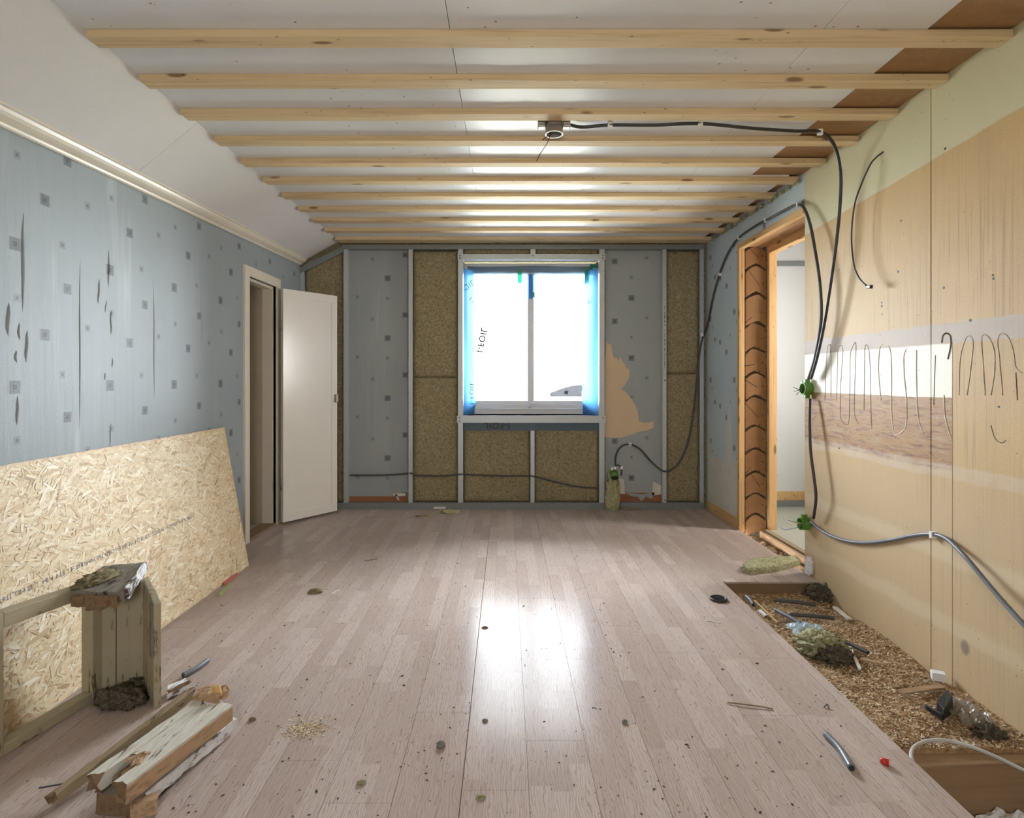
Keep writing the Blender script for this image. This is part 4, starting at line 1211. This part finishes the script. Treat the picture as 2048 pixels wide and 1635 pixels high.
def green_box(px, py, dia, label, arms):
    c = hang(px, py, .0); c.x = XR
    t = thing('junction_box', c, label, 'junction box')
    n_ = 22; r_ = dia / 2; ring = lambda rr, x: [Vector((x, c.y + rr * math.cos(2 * math.pi * i / n_), c.z + rr * math.sin(2 * math.pi * i / n_))) for i in range(n_)]
    xo, xi = c.x - .052, c.x - .001
    vs_ = ring(r_, xo) + ring(r_, xi) + ring(r_ - .004, xi - .006) + ring(r_ - .004, xo)
    mb = MB().add(vs_, [(n_ + i, n_ + (i + 1) % n_, (i + 1) % n_, i) for i in range(n_)] + [(3 * n_ + i, 3 * n_ + (i + 1) % n_, 2 * n_ + (i + 1) % n_, 2 * n_ + i) for i in range(n_)] + [(i, (i + 1) % n_, 3 * n_ + (i + 1) % n_, 3 * n_ + i) for i in range(n_)] + [tuple(range(2 * n_, 3 * n_))])
    mb.build('box_body', 'green', t)
    bk = MB().tube([(xi - .009, c.y, c.z), (xi - .007, c.y, c.z)], r_ - .0045, n_); bk.build('back_disc', 'black', t)
    for dy, dz in arms:
        m_ = Vector((c.x - .026, c.y + dy * (r_ + .008), c.z + dz * (r_ + .008)))
        bx(m_.x - .014, m_.x + .014, m_.y - .013, m_.y + .013, m_.z - .013, m_.z + .013).build('conduit_socket', 'green', t, bevel=.003)
    return t, c, xo


t1_, c1, xo1 = green_box(1622, 777, .072, 'upper green junction box with bare wire ends on the tan wall edge', ((0, 1), (0, -1), (.8, .75)))
for i, (dx, dy, dz, mt) in enumerate([(-.045, .01, .01, 'black'), (-.05, .0, -.015, 'black'), (-.035, .0, -.035, 'black'), (-.04, -.01, -.004, 'wireblue')]):
    MB().tube(spline([(xo1 + .03, c1.y, c1.z), (xo1, c1.y, c1.z - .006), (xo1 + dx * .6, c1.y + dy, c1.z + dz * .5 - .004), (xo1 + dx, c1.y + dy * 2, c1.z + dz)], 5), .0018, 6).build('wire', mt, t1_, True)
t2_, c2, xo2 = green_box(1617, 1047, .072, 'lower green junction box with loose coloured wires by the doorway', ((0, 1), (-.95, .1)))
for i, (pts, mt) in enumerate([([(-.02, 0, .0), (-.055, 0, -.004), (-.08, 0, .012), (-.10, 0, .038)], 'wirewhite'), ([(-.02, 0, .012), (-.04, .005, .03), (-.07, .01, .046), (-.08, .01, .048)], 'wirewhite'),
                               ([(-.01, 0, -.02), (-.05, 0, -.03), (-.09, 0, -.036), (-.115, 0, -.022)], 'wireblue'), ([(-.01, 0, .004), (-.04, 0, .012), (-.07, 0, .02)], 'brass')]):
    MB().tube(spline([Vector((xo2 + .03, c2.y, c2.z))] + [Vector((xo2 + a, c2.y + b, c2.z + d)) for a, b, d in pts], 5), .002, 6).build('wire', mt, t2_, True)

# cables through the studs of the back wall
yk = 5.166
cable('stud_cable', [P(700, 950, 5.195), P(760, 950, 5.195), P(812, 947, 5.19), P(822, 946, yk - .014), P(835, 950, yk), P(880, 951, yk), P(913, 949, yk - .008), P(921, 948, yk - .014), P(930, 948, yk), P(990, 951, yk), P(1055, 951, yk - .006), P(1065, 952, yk - .014), P(1075, 954, yk - .004), P(1110, 963, yk), P(1150, 972, yk), P(1196, 976, yk)],
      .0075, 'conduit_d', 'dark grey conduit threaded level through the steel studs under the window', 'conduit')
cable('loop_conduit', [P(1231, 930, 5.085), P(1231, 915, 5.14), P(1236, 900, 5.185), P(1247, 890, 5.19), P(1262, 889, 5.19), P(1280, 898, 5.19), P(1300, 920, 5.185), P(1320, 938, 5.165), P(1329, 942, yk - .016), P(1340, 941, 5.155), P(1358, 925, 5.16), P(1374, 890, 5.16), P(1386, 830, 5.155), P(1394, 760, 5.15), P(1400, 700, 5.12), P(1405, 676, 5.10)],
      .0085, 'conduit_d', 'dark conduit looping from the hanging box up the right corner of the back wall', 'conduit', [P(1260, 888, 5.19), P(1404, 669, 5.105)])
q = P(1229, 944, 5.065)
bo = thing('hanging_box', q, 'dark green outlet box with white caps dangling from the loop conduit', 'outlet box')
MB().tube([q + Vector((0, -.02, -.045)), q + Vector((0, .03, .0))], .034, 16).build('box_body', 'green', bo, True)
MB().tube([q + Vector((0, -.022, -.047)), q + Vector((0, -.0195, -.0445))], .030, 16).build('opening', 'black', bo, True)  # black disc on the closed end paints the shaded hollow of the box
for dx, dz in ((-.022, .03), (.004, .036), (.062, .038)):
    bx(q.x + dx - .010, q.x + dx + .010, q.y - .012, q.y + .012, q.z + dz - .010, q.z + dz + .016).build('cap', 'clip', bo, bevel=.003)
MB().tube(spline([q + Vector((0, 0, .01)), q + Vector((.01, .0, .055)), q + Vector((.04, 0, .06)), q + Vector((.062, .0, .03)), q + Vector((.06, .01, -.03))], 5), .007, 8).build('pipe', 'conduit_d', bo, True)
c = P(1226, 985, 5.12)
wo_ = clump((c.x - .005, 5.115, .0), .062, .032, .20, 12, .38, 2.8, 30, 22, True).build('wool_clump', 'woolgreen', None, True, label='hanging tuft of green mineral wool pulled out at the dangling outlet box', cat='wool'); fuzz(wo_, 'woolgreen', 700, .016, 1244)

# ================================================================== BLUE FOIL ROUND THE WINDOW
fo = thing('vapour_foil', (.22, 5.25, .85), 'blue vapour barrier foil taped around the window opening', 'foil')


def sheet(fn, nu, nv, name, mat):
    vs_ = [fn(i / nu, j / nv) for j in range(nv + 1) for i in range(nu + 1)]
    return MB().add(vs_, [(j * (nu + 1) + i, j * (nu + 1) + i + 1, (j + 1) * (nu + 1) + i + 1, (j + 1) * (nu + 1) + i) for j in range(nv) for i in range(nu)]).build(name, mat, fo, True)


zT, zB_ = 2.165, .842


def left_s(u, v_):
    z = zB_ + (zT - zB_) * v_
    wd = .100 - .022 * max(0, (v_ - .80) / .2) + .006 * noise.noise(Vector((v_ * 6, 0, 0)))
    if v_ < .06: wd *= .92
    return (HX0 + .006 + wd * u, YB + .012 + (.135 * u) + .012 * math.sin(u * 5 + v_ * 7) * (1 - u), z)


def right_s(u, v_):
    z = zB_ + (zT - zB_) * v_
    wd = .120 + .010 * math.sin(v_ * 4) - .025 * (1 if v_ > .9 else 0) * (v_ - .9) * 10
    return (HX1 - .006 - wd * u, YB + .012 + .135 * u + .012 * math.sin(u * 5 + v_ * 6 + 1) * (1 - u), z)


sheet(left_s, 10, 40, 'side_sheet', 'foil'); sheet(right_s, 10, 40, 'side_sheet', 'foil')
sheet(lambda u, v_: (HX0 + .03 + (HX1 - HX0 - .06) * u, YW - .018 + .004 * math.sin(u * 20), 2.125 + .085 * v_ - .004 * math.sin(u * 9)), 40, 4, 'top_sheet', 'foil_thin')
a, b = P(1054, 597, YW - .014), P(1070, 548, YW - .014)
sheet(lambda u, v_: (a.x + (b.x - a.x) * u, YW - .014, a.z + (b.z - a.z) * v_), 3, 4, 'mullion_flap', 'foil')
a, b = P(928, 861, 5.158), P(1197, 845.3, 5.158)
sheet(lambda u, v_: (a.x + (b.x - a.x) * u, 5.1545 - .0035 * v_ + .001 * math.sin(u * 31), a.z + .006 * noise.noise(Vector((u * 14, 0, 0))) + (b.z - a.z) * v_), 40, 3, 'apron', 'foil_thin')
for (x0, x1, y0, y1) in [(1035, 1044, 537, 566), (1169, 1179, 535, 567), (1180, 1192, 528, 536), (1063, 1070, 584, 594)]:
    bxp(x0, x1, y0, y1, YW - .024, YW - .021).build('tape', 'tape', fo)
# lettering I-FOIL, as it shows from inside (turned over)
X_, Z_ = Vector((1, 0, 0)), Vector((0, 0, 1))


def basis(org, ux, uy):
    m = Matrix.Identity(4); n_ = ux.cross(uy)
    for i in range(3): m[i][0] = ux[i]; m[i][1] = uy[i]; m[i][2] = n_[i]; m[i][3] = org[i]
    return m


text_mesh('lettering', 'I-FOIL', .078, 'ink', basis(P(994, 851, 5.147), -X_, -Z_), fo, .0012)
lft = Vector((.135, .19, 0)).normalized()
text_mesh('lettering', 'I-FOIL', .072, 'ink', basis(P(943, 786, 5.235), Z_, Vector((.62, .78, 0))), fo)
dz_ = Vector((.20, 0, .98)); dx_ = Vector((.98, 0, -.20))
pn = P(963, 680, YW - .004)
text_mesh('lettering', 'I-FOIL', .080, 'ink', basis(pn, dz_, dx_), fo, .0035)
text_mesh('lettering', 'FOIL', .072, 'ink', basis(P(934, 572, 5.20), Vector((.7, .35, .55)).normalized(), Vector((.45, .3, -.8)).normalized()), fo)
text_mesh('lettering', 'I-', .075, 'ink', basis(P(943, 600, 5.22), Vector((.75, .3, -.55)).normalized(), Vector((.45, .3, .8)).normalized()), fo)
text_mesh('lettering', 'I-', .060, 'ink', basis(P(1180, 603, 5.24), Vector((.9, -.3, .25)).normalized(), Vector((-.2, .1, .95)).normalized()), fo)
# paper label on the right pane
pl = thing('paper_label', P(1132, 793, YW + .02), 'white wedge shaped paper label stuck on the right window pane', 'label')
MB().prism([P(x, y, YW + .024) for x, y in [(1100, 793), (1100, 785), (1125, 776), (1142, 771), (1165, 769), (1164, 793)]][::-1], (0, .003, 0)).build('sheet', 'labelpaper', pl)
bxp(1129, 1136, 781, 788, YW + .0225, YW + .0236).build('printed_square', 'inkgrey', pl)

# ================================================================== GLUE BEADS ON THE TAN WALL
def bead(pts, mat, r=.0021):
    mb = MB().tube(spline([hang(x, y, .0) for x, y in pts], 6), r, 6)
    for q in mb.v: q.x = XR - abs(q.x - XR) * .6
    mb.build('glue_bead', mat, wall_right, True)


bead([(1650, 800), (1652, 740), (1655, 695), (1660, 690), (1662, 700), (1662, 795)], 'gluedark')
bead([(1673, 800), (1675, 740), (1676, 700), (1681, 691), (1686, 700), (1682, 760), (1681, 820), (1683, 840), (1692, 848), (1698, 840), (1700, 770), (1701, 710), (1707, 690), (1712, 690), (1710, 760), (1709, 825), (1717, 846)], 'gluedark')
bead([(1728, 820), (1729, 740), (1730, 695), (1733, 690), (1738, 700), (1741, 750), (1742, 820), (1744, 858)], 'gluedark')
bead([(1762, 800), (1757, 740), (1760, 695), (1768, 690), (1780, 698), (1783, 740), (1783, 820), (1786, 855), (1790, 868), (1800, 866), (1812, 850), (1813, 800), (1808, 745), (1808, 710), (1813, 698)], 'glue', .0036)
bead([(1833, 700), (1833, 760), (1835, 820), (1840, 850), (1847, 866)], 'glue', .0036)
bead([(1868, 810), (1869, 760), (1871, 710)], 'gluedark'); bead([(1888, 790), (1890, 830), (1897, 860), (1902, 874)], 'glue', .0036)
bead([(1884, 685), (1886, 672), (1893, 666), (1901, 672), (1902, 690), (1896, 718)], 'gluedark', .004)
bead([(1918, 790), (1920, 720), (1928, 685), (1935, 672), (1943, 674), (1946, 690), (1941, 740), (1934, 790)], 'gluedark', .0026)
bead([(1970, 790), (1967, 740), (1963, 680), (1968, 669), (1978, 675), (1988, 700), (1989, 740), (1982, 790)], 'gluedark', .0026)
bead([(2005, 790), (1999, 720), (1995, 680), (2003, 667), (2015, 672), (2026, 700), (2032, 735), (2044, 745)], 'gluedark', .0026)
bead([(2035, 800), (2032, 745)], 'gluedark'); bead([(1982, 850), (1990, 875), (2003, 885), (2012, 880)], 'glue')
# old nail marks
for (x, y) in [(1763, 605), (1763, 612), (1764, 628), (1796, 543), (1985, 550), (1986, 557), (1887, 575), (1678, 540), (1997, 813), (1678, 896), (1940, 640), (1802, 441), (1890, 297)]:
    q = hang(x, y, .001); MB().tube([q, q + Vector((.004, 0, 0))], R.uniform(.003, .006), 7).build('nail_mark', 'ink', wall_right)
# white painted corner scrap at the foot of the tan wall
q = [hang(1608, 1156, .012), hang(1612, 1112, .012), hang(1619, 1112, .012), hang(1624, 1125, .012), hang(1623, 1148, .012), hang(1618, 1165, .012)]
MB().prism([Vector((XR - .012, min(p.y, OY0 - .003), max(p.z, .002))) for p in q], (.011, 0, 0)).build('corner_scrap', 'flake_white', None, label='white painted scrap of trim left at the tan wall corner', cat='trim scrap')

# ================================================================== LOOSE THINGS ON THE FLOOR
def hose(p0, p1, bend, r, mat, label, mid=None):
    m_ = (p0 + p1) / 2 + Vector(bend) if mid is None else mid
    MB().pipe(spline([p0, m_, p1], 10), r, r * .72, 12).build('conduit_offcut', mat, None, True, label=label, cat='conduit')


def on(px, py, z, r): return G(px, py, z + r)


rr = .0105
hose(on(366, 1350, 0, rr), on(415, 1320, 0, rr), (.006, -.006, 0), rr, 'conduit', 'short bent grey conduit offcut on the laminate near the broken timber')
hose(on(1652, 1468, 0, rr), on(1703, 1535, 0, rr), (.010, .008, 0), rr, 'conduit', 'curved grey conduit offcut on the laminate at the lower right')
zb = -.058
hose(on(1549, 1199, zb, .010), on(1631, 1209, zb, .010), (0, -.006, .004), .010, 'conduit_d', 'dark conduit offcut on the sawdust nearest the cut floor corner')
hose(on(1580, 1228, zb, .010), on(1668, 1236, zb, .010), (0, -.004, .004), .010, 'conduit_d', 'dark conduit offcut lying beneath the crossing grey one')
hose(on(1551, 1219, zb + .012, .010), on(1603, 1248, zb + .006, .010), (0, 0, .002), .010, 'conduit', 'grey conduit offcut crossing the dark one on the sawdust')
hose(on(1493, 1192, zb, .010), on(1507, 1209, zb, .010), (.004, 0, 0), .010, 'conduit', 'short grey conduit stub tucked under the laminate edge')
hose(on(1604, 1277, zb, .009), on(1698, 1308, zb, .009), (.01, .01, .004), .009, 'black', 'black hose lying over the dark wool heap')
hose(on(1676, 1280, zb, .009), on(1736, 1305, zb, .009), (.004, .006, .002), .009, 'conduit_d', 'thin dark hose on the sawdust beyond the wool heap')


def sliver(p0, p1, w_, h_, mat, name, label, cat, seed):
    MB().beam(p0 + Vector((0, 0, h_ / 2)), p1 + Vector((0, 0, h_ / 2)), w_, h_, (0, 0, 1), .012, 3, 5, .001, seed).build(name, mat, None, label=label, cat=cat)


sliver(G(1699, 1294, zb), G(1720, 1340, zb), .012, .008, 'paperwhite', 'wood_sliver', 'white painted stick on the sawdust beside the wool heap', 'stick', 60)
sliver(G(1718, 1319, zb), G(1766, 1329, zb), .016, .008, 'rawwood', 'wood_sliver', 'raw brown splinter on the sawdust by the white stick', 'splinter', 61)
sliver(G(1668, 1214, zb), G(1700, 1240, zb), .022, .008, 'creambeam', 'wood_sliver', 'pale wood splinter against the tan wall', 'splinter', 62)
sliver(G(1508, 1200, zb), G(1556, 1246, zb), .006, .005, 'pine_y', 'wood_sliver', 'thin pine splinter along the laminate edge', 'splinter', 63)
sliver(G(1556, 1246, zb), G(1580, 1243, zb), .010, .006, 'oldwood', 'wood_sliver', 'brown wood chip at the end of the thin pine splinter', 'splinter', 64)
sliver(G(1518, 1222, zb), G(1534, 1234, zb), .016, .010, 'flake_white', 'paint_chip', 'white painted chip beside the laminate edge', 'chip', 65)
sliver(G(1800, 1385, zb), G(1888, 1372, zb), .03, .006, 'joist', 'wood_sliver', 'flat dusty board end half buried in the sawdust by the wall', 'board', 66)
sliver(G(1606, 1252, zb), G(1625, 1262, zb), .010, .005, 'redboard', 'wood_sliver', 'reddish splinter behind the crossing conduit offcut', 'splinter', 67)
# wool heap and plastic
q = G(1640, 1296, zb); wo_ = clump((q.x, q.y, zb - .012), .105, .085, .050, 21, .55, 2.8, 34, 18).build('wool_heap', 'woolgreen', None, True, label='heap of grey green mineral wool at the laminate edge on the sawdust', cat='wool'); fuzz(wo_, 'woolgreen', 700, .016, 1362)
q = G(1668, 1312, zb); wo_ = clump((q.x, q.y, zb - .012), .075, .055, .034, 22, .55, 2.8, 30, 16).build('wool_heap', 'wooldark', None, True, label='dark lump of wool in front of the grey green wool heap', cat='wool'); fuzz(wo_, 'wooldark', 700, .016, 1363)
q = G(1645, 1192, zb); wo_ = clump((q.x - .01, q.y, zb - .012), .070, .070, .045, 23, .55, 2.8, 30, 16).build('wool_heap', 'wooldark', None, True, label='dark fluffy dust lump in the corner at the tan wall', cat='wool'); fuzz(wo_, 'wooldark', 700, .016, 1364)
q = G(1985, 1462, -.06); wo_ = clump((q.x - .01, q.y, -.085), .05, .035, .028, 24, .5, 2.5).build('dirt_lump', 'wooldark', None, True, label='dark brown dirt lump near the clear plastic at the wall', cat='lump'); fuzz(wo_, 'wooldark', 700, .016, 1365)


def crumple(cx, cy, cz, sx_, sy_, h_, seed, name, mat, label, cat):
    n_ = 18; vs_ = []
    for j in range(n_ + 1):
        for i in range(n_ + 1):
            u, v_ = i / n_ - .5, j / n_ - .5
            rad = 1 + .3 * noise.noise(Vector((math.atan2(v_, u) * 1.5, seed, 0)))
            z = cz + .004 + h_ * max(0, .5 + .9 * noise.noise(Vector((u * 5, v_ * 5, seed))) + .35 * noise.noise(Vector((u * 13, v_ * 13, seed)))) * (1 - (u * u + v_ * v_) * 1.7)
            vs_.append((cx + u * sx_ * rad, cy + v_ * sy_ * rad, z))
    MB().add(vs_, [(j * (n_ + 1) + i, j * (n_ + 1) + i + 1, (j + 1) * (n_ + 1) + i + 1, (j + 1) * (n_ + 1) + i) for j in range(n_) for i in range(n_)]).build(name, mat, None, label=label, cat=cat)


q = G(1612, 1263, zb); crumple(q.x, q.y, zb + .008, .16, .11, .03, 3, 'plastic_sheet', 'bluebag', 'crumpled pale blue plastic sheet behind the wool heap', 'plastic')
q = G(1930, 1428, zb); crumple(q.x - .005, q.y, zb, .12, .16, .045, 5, 'plastic_bag', 'clearbag', 'crumpled clear plastic bag by the black bracket', 'plastic')
q = G(2020, 1622, -.2); crumple(q.x + .03, q.y + .02, -.27, .20, .11, .05, 8, 'plastic_bag', 'paperwhite', 'crumpled white plastic in the bottom of the near pit', 'plastic')
# black folded bracket
t = thing('black_bracket', G(1885, 1430, zb), 'folded black plastic bracket lying on the sawdust', 'bracket')
a0, a1 = G(1853, 1420, zb), G(1886, 1442, zb); a2 = G(1906, 1425, zb)
hv = Vector((0, 0, .055)); dp = Vector((.012, .045, 0))
MB().hexa([a0, a1, a1 + dp * .4, a0 + dp * .4], [a0 + hv * .32, a1 + hv * .42, a1 + dp * .4 + hv * .42, a0 + dp * .4 + hv * .32]).build('flat_arm', 'black', t, bevel=.003)
MB().hexa([a1, a2, a2 + dp * 1.1, a1 + dp * 1.1], [a1 + hv * .75 + Vector((.005, 0, 0)), a2 + hv * 1.1, a2 + dp * 1.1 + hv * 1.15, a1 + dp * 1.1 + hv * .85]).build('upright_wing', 'black', t, bevel=.003)
# small white wood block by the wall
q = G(1876, 1358, zb); MB().beam(q + Vector((-.022, .008, .016)), q + Vector((.020, -.012, .016)), .034, .032, (0, 0, 1), .0, 2, 2, .0, 1).build('wood_block', 'paperwhite', None, bevel=.002, label='small white wood block against the foot of the tan wall', cat='block')
# grey cable loop over the pit
cable('loop_cable', [G(1838, 1545, -.16), G(1829, 1528, -.05), G(1822, 1510, -.03), G(1829, 1493, -.04), G(1852, 1482, -.052), G(1890, 1480, -.056), G(1940, 1492, -.056), G(1990, 1512, -.06), G(2048, 1540, -.07), G(2110, 1570, -.08)], .006, 'greytube', 'pale grey cable looping out of the pit towards the tan wall', 'cable')
cable('pit_cable', [G(1905, 1612, -.24), G(1945, 1640, -.25), G(1980, 1680, -.26)], .004, 'greytube', 'thin pale cable at the bottom of the near pit', 'cable')
q = G(2030, 1590, -.26); wo_ = clump((q.x - .06, q.y + .03, -.29), .12, .10, .05, 31, .5, 2.4).build('wool_heap', 'wool', None, True, label='yellow brown wool at the bottom of the near pit', cat='wool'); fuzz(wo_, 'wool', 700, .016, 1393)

# black round lid
q = G(1437, 1199)
lid = thing('round_lid', q, 'black round plastic lid on the laminate near the cut edge', 'lid')
MB().tube([q + Vector((0, 0, .0005)), q + Vector((0, 0, .007))], .036, 28).build('disc', 'black', lid)
ring2 = [q + Vector((.0405 * math.cos(i * math.pi / 14), .0405 * math.sin(i * math.pi / 14), .0065)) for i in range(29)]
MB().tube(ring2, .006, 8, False).build('rim', 'black', lid, True)
for a in (0.3, 1.87): MB().beam(q + Vector((-.03 * math.cos(a), -.03 * math.sin(a), .009)), q + Vector((.03 * math.cos(a), .03 * math.sin(a), .009)), .006, .004).build('rib', 'black', lid)
# red cap
q = G(1768, 1528)
rc_ = thing('red_cap', q, 'small red plastic wire cap on the laminate by the curved offcut', 'cap')
MB().tube([q + Vector((-.008, .006, .009)), q + Vector((-.002, .002, .009)), q + Vector((.009, -.006, .009))], .0095, 12, True, lambda t: .75 + .3 * t).build('shell', 'red', rc_, True)
MB().tube([q + Vector((.0085, -.0055, .009)), q + Vector((.0105, -.007, .009))], .0105, 12).build('collar', 'red', rc_, True)
# wool slab by the doorway
tl = [G(1484, 1143), G(1503, 1150), G(1555, 1143), G(1600, 1131), G(1592, 1122), G(1540, 1122), G(1492, 1132)]
mb = MB(); cen = sum(tl, Vector()) / len(tl); nl_ = 5; per = []
for i in range(len(tl)):
    a, b = tl[i], tl[(i + 1) % len(tl)]
    for j in range(6): per.append(a.lerp(b, j / 6))
npz = len(per); vs_ = []
for lv in range(4):
    for i, p in enumerate(per):
        d = p - cen; k = 1 + .05 * noise.noise(p * 30 + Vector((0, 0, lv)))
        if lv == 3: k *= .93
        vs_.append(cen + d * k + Vector((0, 0, (.001, .016, .030, .038)[lv] + (.006 * noise.noise(p * 25 + Vector((lv, 0, 0))) if lv else 0))))
for q_ in (.65, .3):
    for p in per: vs_.append(cen + (p - cen) * q_ + Vector((0, 0, .040 + .014 * noise.noise((cen + (p - cen) * q_) * 34))))
vs_.append(cen + Vector((0, 0, .042)))
fs_ = [(l * npz + i, l * npz + (i + 1) % npz, (l + 1) * npz + (i + 1) % npz, (l + 1) * npz + i) for l in range(5) for i in range(npz)]
fs_ += [(5 * npz + i, 5 * npz + (i + 1) % npz, 6 * npz) for i in range(npz)]
wo_ = mb.add(vs_, fs_).build('wool_slab', 'woolgreen', None, True, label='torn slab of pale green mineral wool on the floor by the doorway', cat='wool'); fuzz(wo_, 'woolgreen', 700, .016, 1424)
# crumbs of wool and other bits one can pick out
for (px, py, a, b, h_, mat, lab, sd) in [
    (900, 1026, .085, .030, .020, 'woolgreen', 'flat piece of green mineral wool at the foot of the back wall', 1),
    (630, 1184, .034, .022, .012, 'wool', 'small yellow brown wool tuft on the open laminate', 2),
    (882, 1492, .013, .011, .010, 'stone', 'grey crumb of rubble beside the floor seam', 3),
    (1255, 1018, .10, .03, .010, 'wool', 'brown wool crumbs at the foot of the back wall below the hanging tuft', 4),
    (845, 1032, .05, .02, .006, 'wool', 'thin brown wool fluff near the back wall', 5),
    (723, 1566, .012, .009, .006, 'woolgreen', 'pale green crumb on the near laminate', 6),
    (962, 1596, .012, .009, .006, 'woolgreen', 'pale green crumb beside the seam at the near edge', 7),
    (970, 1256, .014, .008, .006, 'oldwood', 'dark brown crumb in the window reflection on the floor', 8),
    (505, 1440, .010, .006, .006, 'oldwood', 'dark brown crumb right of the broken timber', 9),
    (970, 1443, .009, .008, .006, 'stone', 'dark crumb at the near end of the window reflection', 10),
    (1250, 1445, .010, .008, .006, 'stone', 'dark crumb right of the window reflection', 11)]:
    q = G(px, py); clump((q.x, q.y, 0.0), a, b, h_, sd + 40, .5, 2.6, 20, 10).build('crumb', mat, None, True, label=lab, cat='crumb')
bxp(867, 891, 1013, 1017.5, 5.135, 5.148).build('paper_scrap', 'underlay', None, label='small white paper scrap at the foot of the back wall', cat='scrap')
sliver(G(662, 1188), G(679, 1179), .007, .004, 'creambeam', 'wood_sliver', 'small pale splinter beside the yellow brown wool tuft', 'splinter', 70)
MB().tube(spline([G(1455, 1404, .004), G(1490, 1408, .006), G(1520, 1412, .005), G(1546, 1417, .003)], 5), .0022, 6).build('twig', 'oldwood', None, label='thin bent twig lying on the laminate', cat='twig')
sliver(G(1412, 1241), G(1442, 1246), .005, .003, 'creambeam', 'wood_sliver', 'pale matchstick splinter near the black lid', 'splinter', 71)
MB().tube(spline([G(1648, 1414, .003), G(1655, 1408, .008), G(1658, 1416, .003)], 4), .002, 6).build('staple', 'ink', None, label='bent dark staple on the laminate near its right edge', cat='staple')
sliver(G(727, 1122), G(756, 1117), .005, .003, 'oldwood', 'wood_sliver', 'thin dark splinter on the far laminate', 'splinter', 72)
# rubble in the doorway
for i, (x, y, z, L, w_, a, mat) in enumerate([(1.88, 4.25, -.05, .16, .02, .4, 'rawwood'), (1.90, 4.08, -.052, .12, .03, 1.2, 'oldwood'), (1.86, 3.86, -.05, .10, .03, .9, 'weathered'), (1.91, 3.72, -.05, .14, .02, 2.0, 'rawwood'), (1.885, 4.36, -.05, .10, .05, .2, 'oldwood')]):
    d = Vector((math.cos(a), math.sin(a), .05)) * min(L, .11) / 2; c = Vector((x, y, z))
    MB().beam(c - d, c + d, w_, .014, (0, 0, 1), .02, 3, 4, .004, 80 + i).build('rubble_stick', mat, None, label=['light raw stick across the doorway rubble', 'brown flat chip in the doorway rubble', 'grey chip in the doorway rubble', 'raw splinter at the near end of the doorway rubble', 'dark wood chip below the stacked logs'][i], cat='rubble')
mb = MB(); rc = random.Random(8)
for i in range(500):
    c = Vector((rc.uniform(1.815, 1.95), rc.uniform(OY0 + .01, OY1 - .02), -.057)); r_ = rc.uniform(.004, .014)
    mb.add([c + Vector((rc.uniform(-r_, r_), rc.uniform(-r_, r_), rc.uniform(0, r_))) for _ in range(4)], [(0, 1, 2), (0, 2, 3), (0, 3, 1), (1, 3, 2)])
mb.build('rubble', 'saw_chip', None, label='crumbled rubble in the doorway floor gap', cat='rubble', kind='stuff')
# sawdust patch and the countless specks on the laminate
mb = MB(); rc = random.Random(9)
q = G(612, 1456)
for i in range(420):
    c = q + Vector((rc.gauss(0, .038), rc.gauss(0, .030), .0012)); L = rc.uniform(.002, .006); w_ = rc.uniform(.0008, .002); a = rc.uniform(0, 6.28)
    d = Vector((math.cos(a), math.sin(a), rc.uniform(-.1, .25))) * L; s = Vector((-math.sin(a), math.cos(a), 0)) * w_
    mb.add([c - d - s, c + d - s, c + d + s, c - d + s], [(0, 1, 2, 3)])
mb.build('sawdust_patch', 'saw_chip', None, label='small spill of sawdust on the laminate right of the broken timber', cat='sawdust', kind='stuff')
mb = MB()
for i in range(650):
    px, py = rc.uniform(330, 1700), 1035 + 600 * rc.random() ** 1.1; q = G(px, py)
    if q.x > 1.24 or q.x < -1.5: continue
    r_ = rc.uniform(.0011, .0031) * (1.6 if rc.random() < .1 else 1)
    e = rc.uniform(1, 2.4); a = rc.uniform(0, 6.28); ca, sa = math.cos(a), math.sin(a)
    def vv(x, y, z): return q + Vector((x * ca - y * sa, x * sa + y * ca, z))
    mb.add([vv(-r_ * e, 0, .0004), vv(0, -r_, .0004), vv(r_ * e, 0, .0004), vv(0, r_, .0004), vv(r_ * .2, 0, r_ * 1.1)], [(0, 1, 4), (1, 2, 4), (2, 3, 4), (3, 0, 4), (3, 2, 1, 0)])
mb.build('floor_specks', 'speck', None, label='countless dark specks of debris strewn over the laminate', cat='debris', kind='stuff')

# ================================================================== OUTSIDE
def tree(x, y, h_, wd, n_, seed, label):
    t = thing('birch_tree', (x, y, -3.0), label, 'tree', 'birches outside the window'); rc = random.Random(seed)
    MB().tube([(x, y, -3.0), (x + .1, y, h_ * .5 - 1.5), (x + .05, y, h_ - 3.0)], .11, 8, True, lambda s: 1 - .75 * s).build('trunk', 'bark', t, True)
    mb = MB()
    for i in range(n_):
        f = rc.random(); rad = wd * (1 - .75 * f) * math.sqrt(rc.random()); a = rc.uniform(0, 6.28)
        c = Vector((x + rad * math.cos(a), y + rad * math.sin(a), -2.2 + f * (h_ - .6))); s_ = rc.uniform(.04, .09)
        u = Vector((rc.gauss(0, 1), rc.gauss(0, 1), rc.gauss(0, 1))).normalized() * s_; w_ = u.cross(Vector((rc.gauss(0, 1), rc.gauss(0, 1), 1))).normalized() * s_ * .7
        mb.add([c - u, c - w_, c + u, c + w_], [(0, 1, 2, 3)])
    mb.build('foliage', 'leaf', t, kind='stuff')


tree(1.55, 15.0, 6.2, .9, 700, 1, 'thin yellow birch seen through the right window pane')
tree(-.75, 17.0, 3.2, .6, 350, 2, 'low yellow birch seen at the bottom of the left window pane')
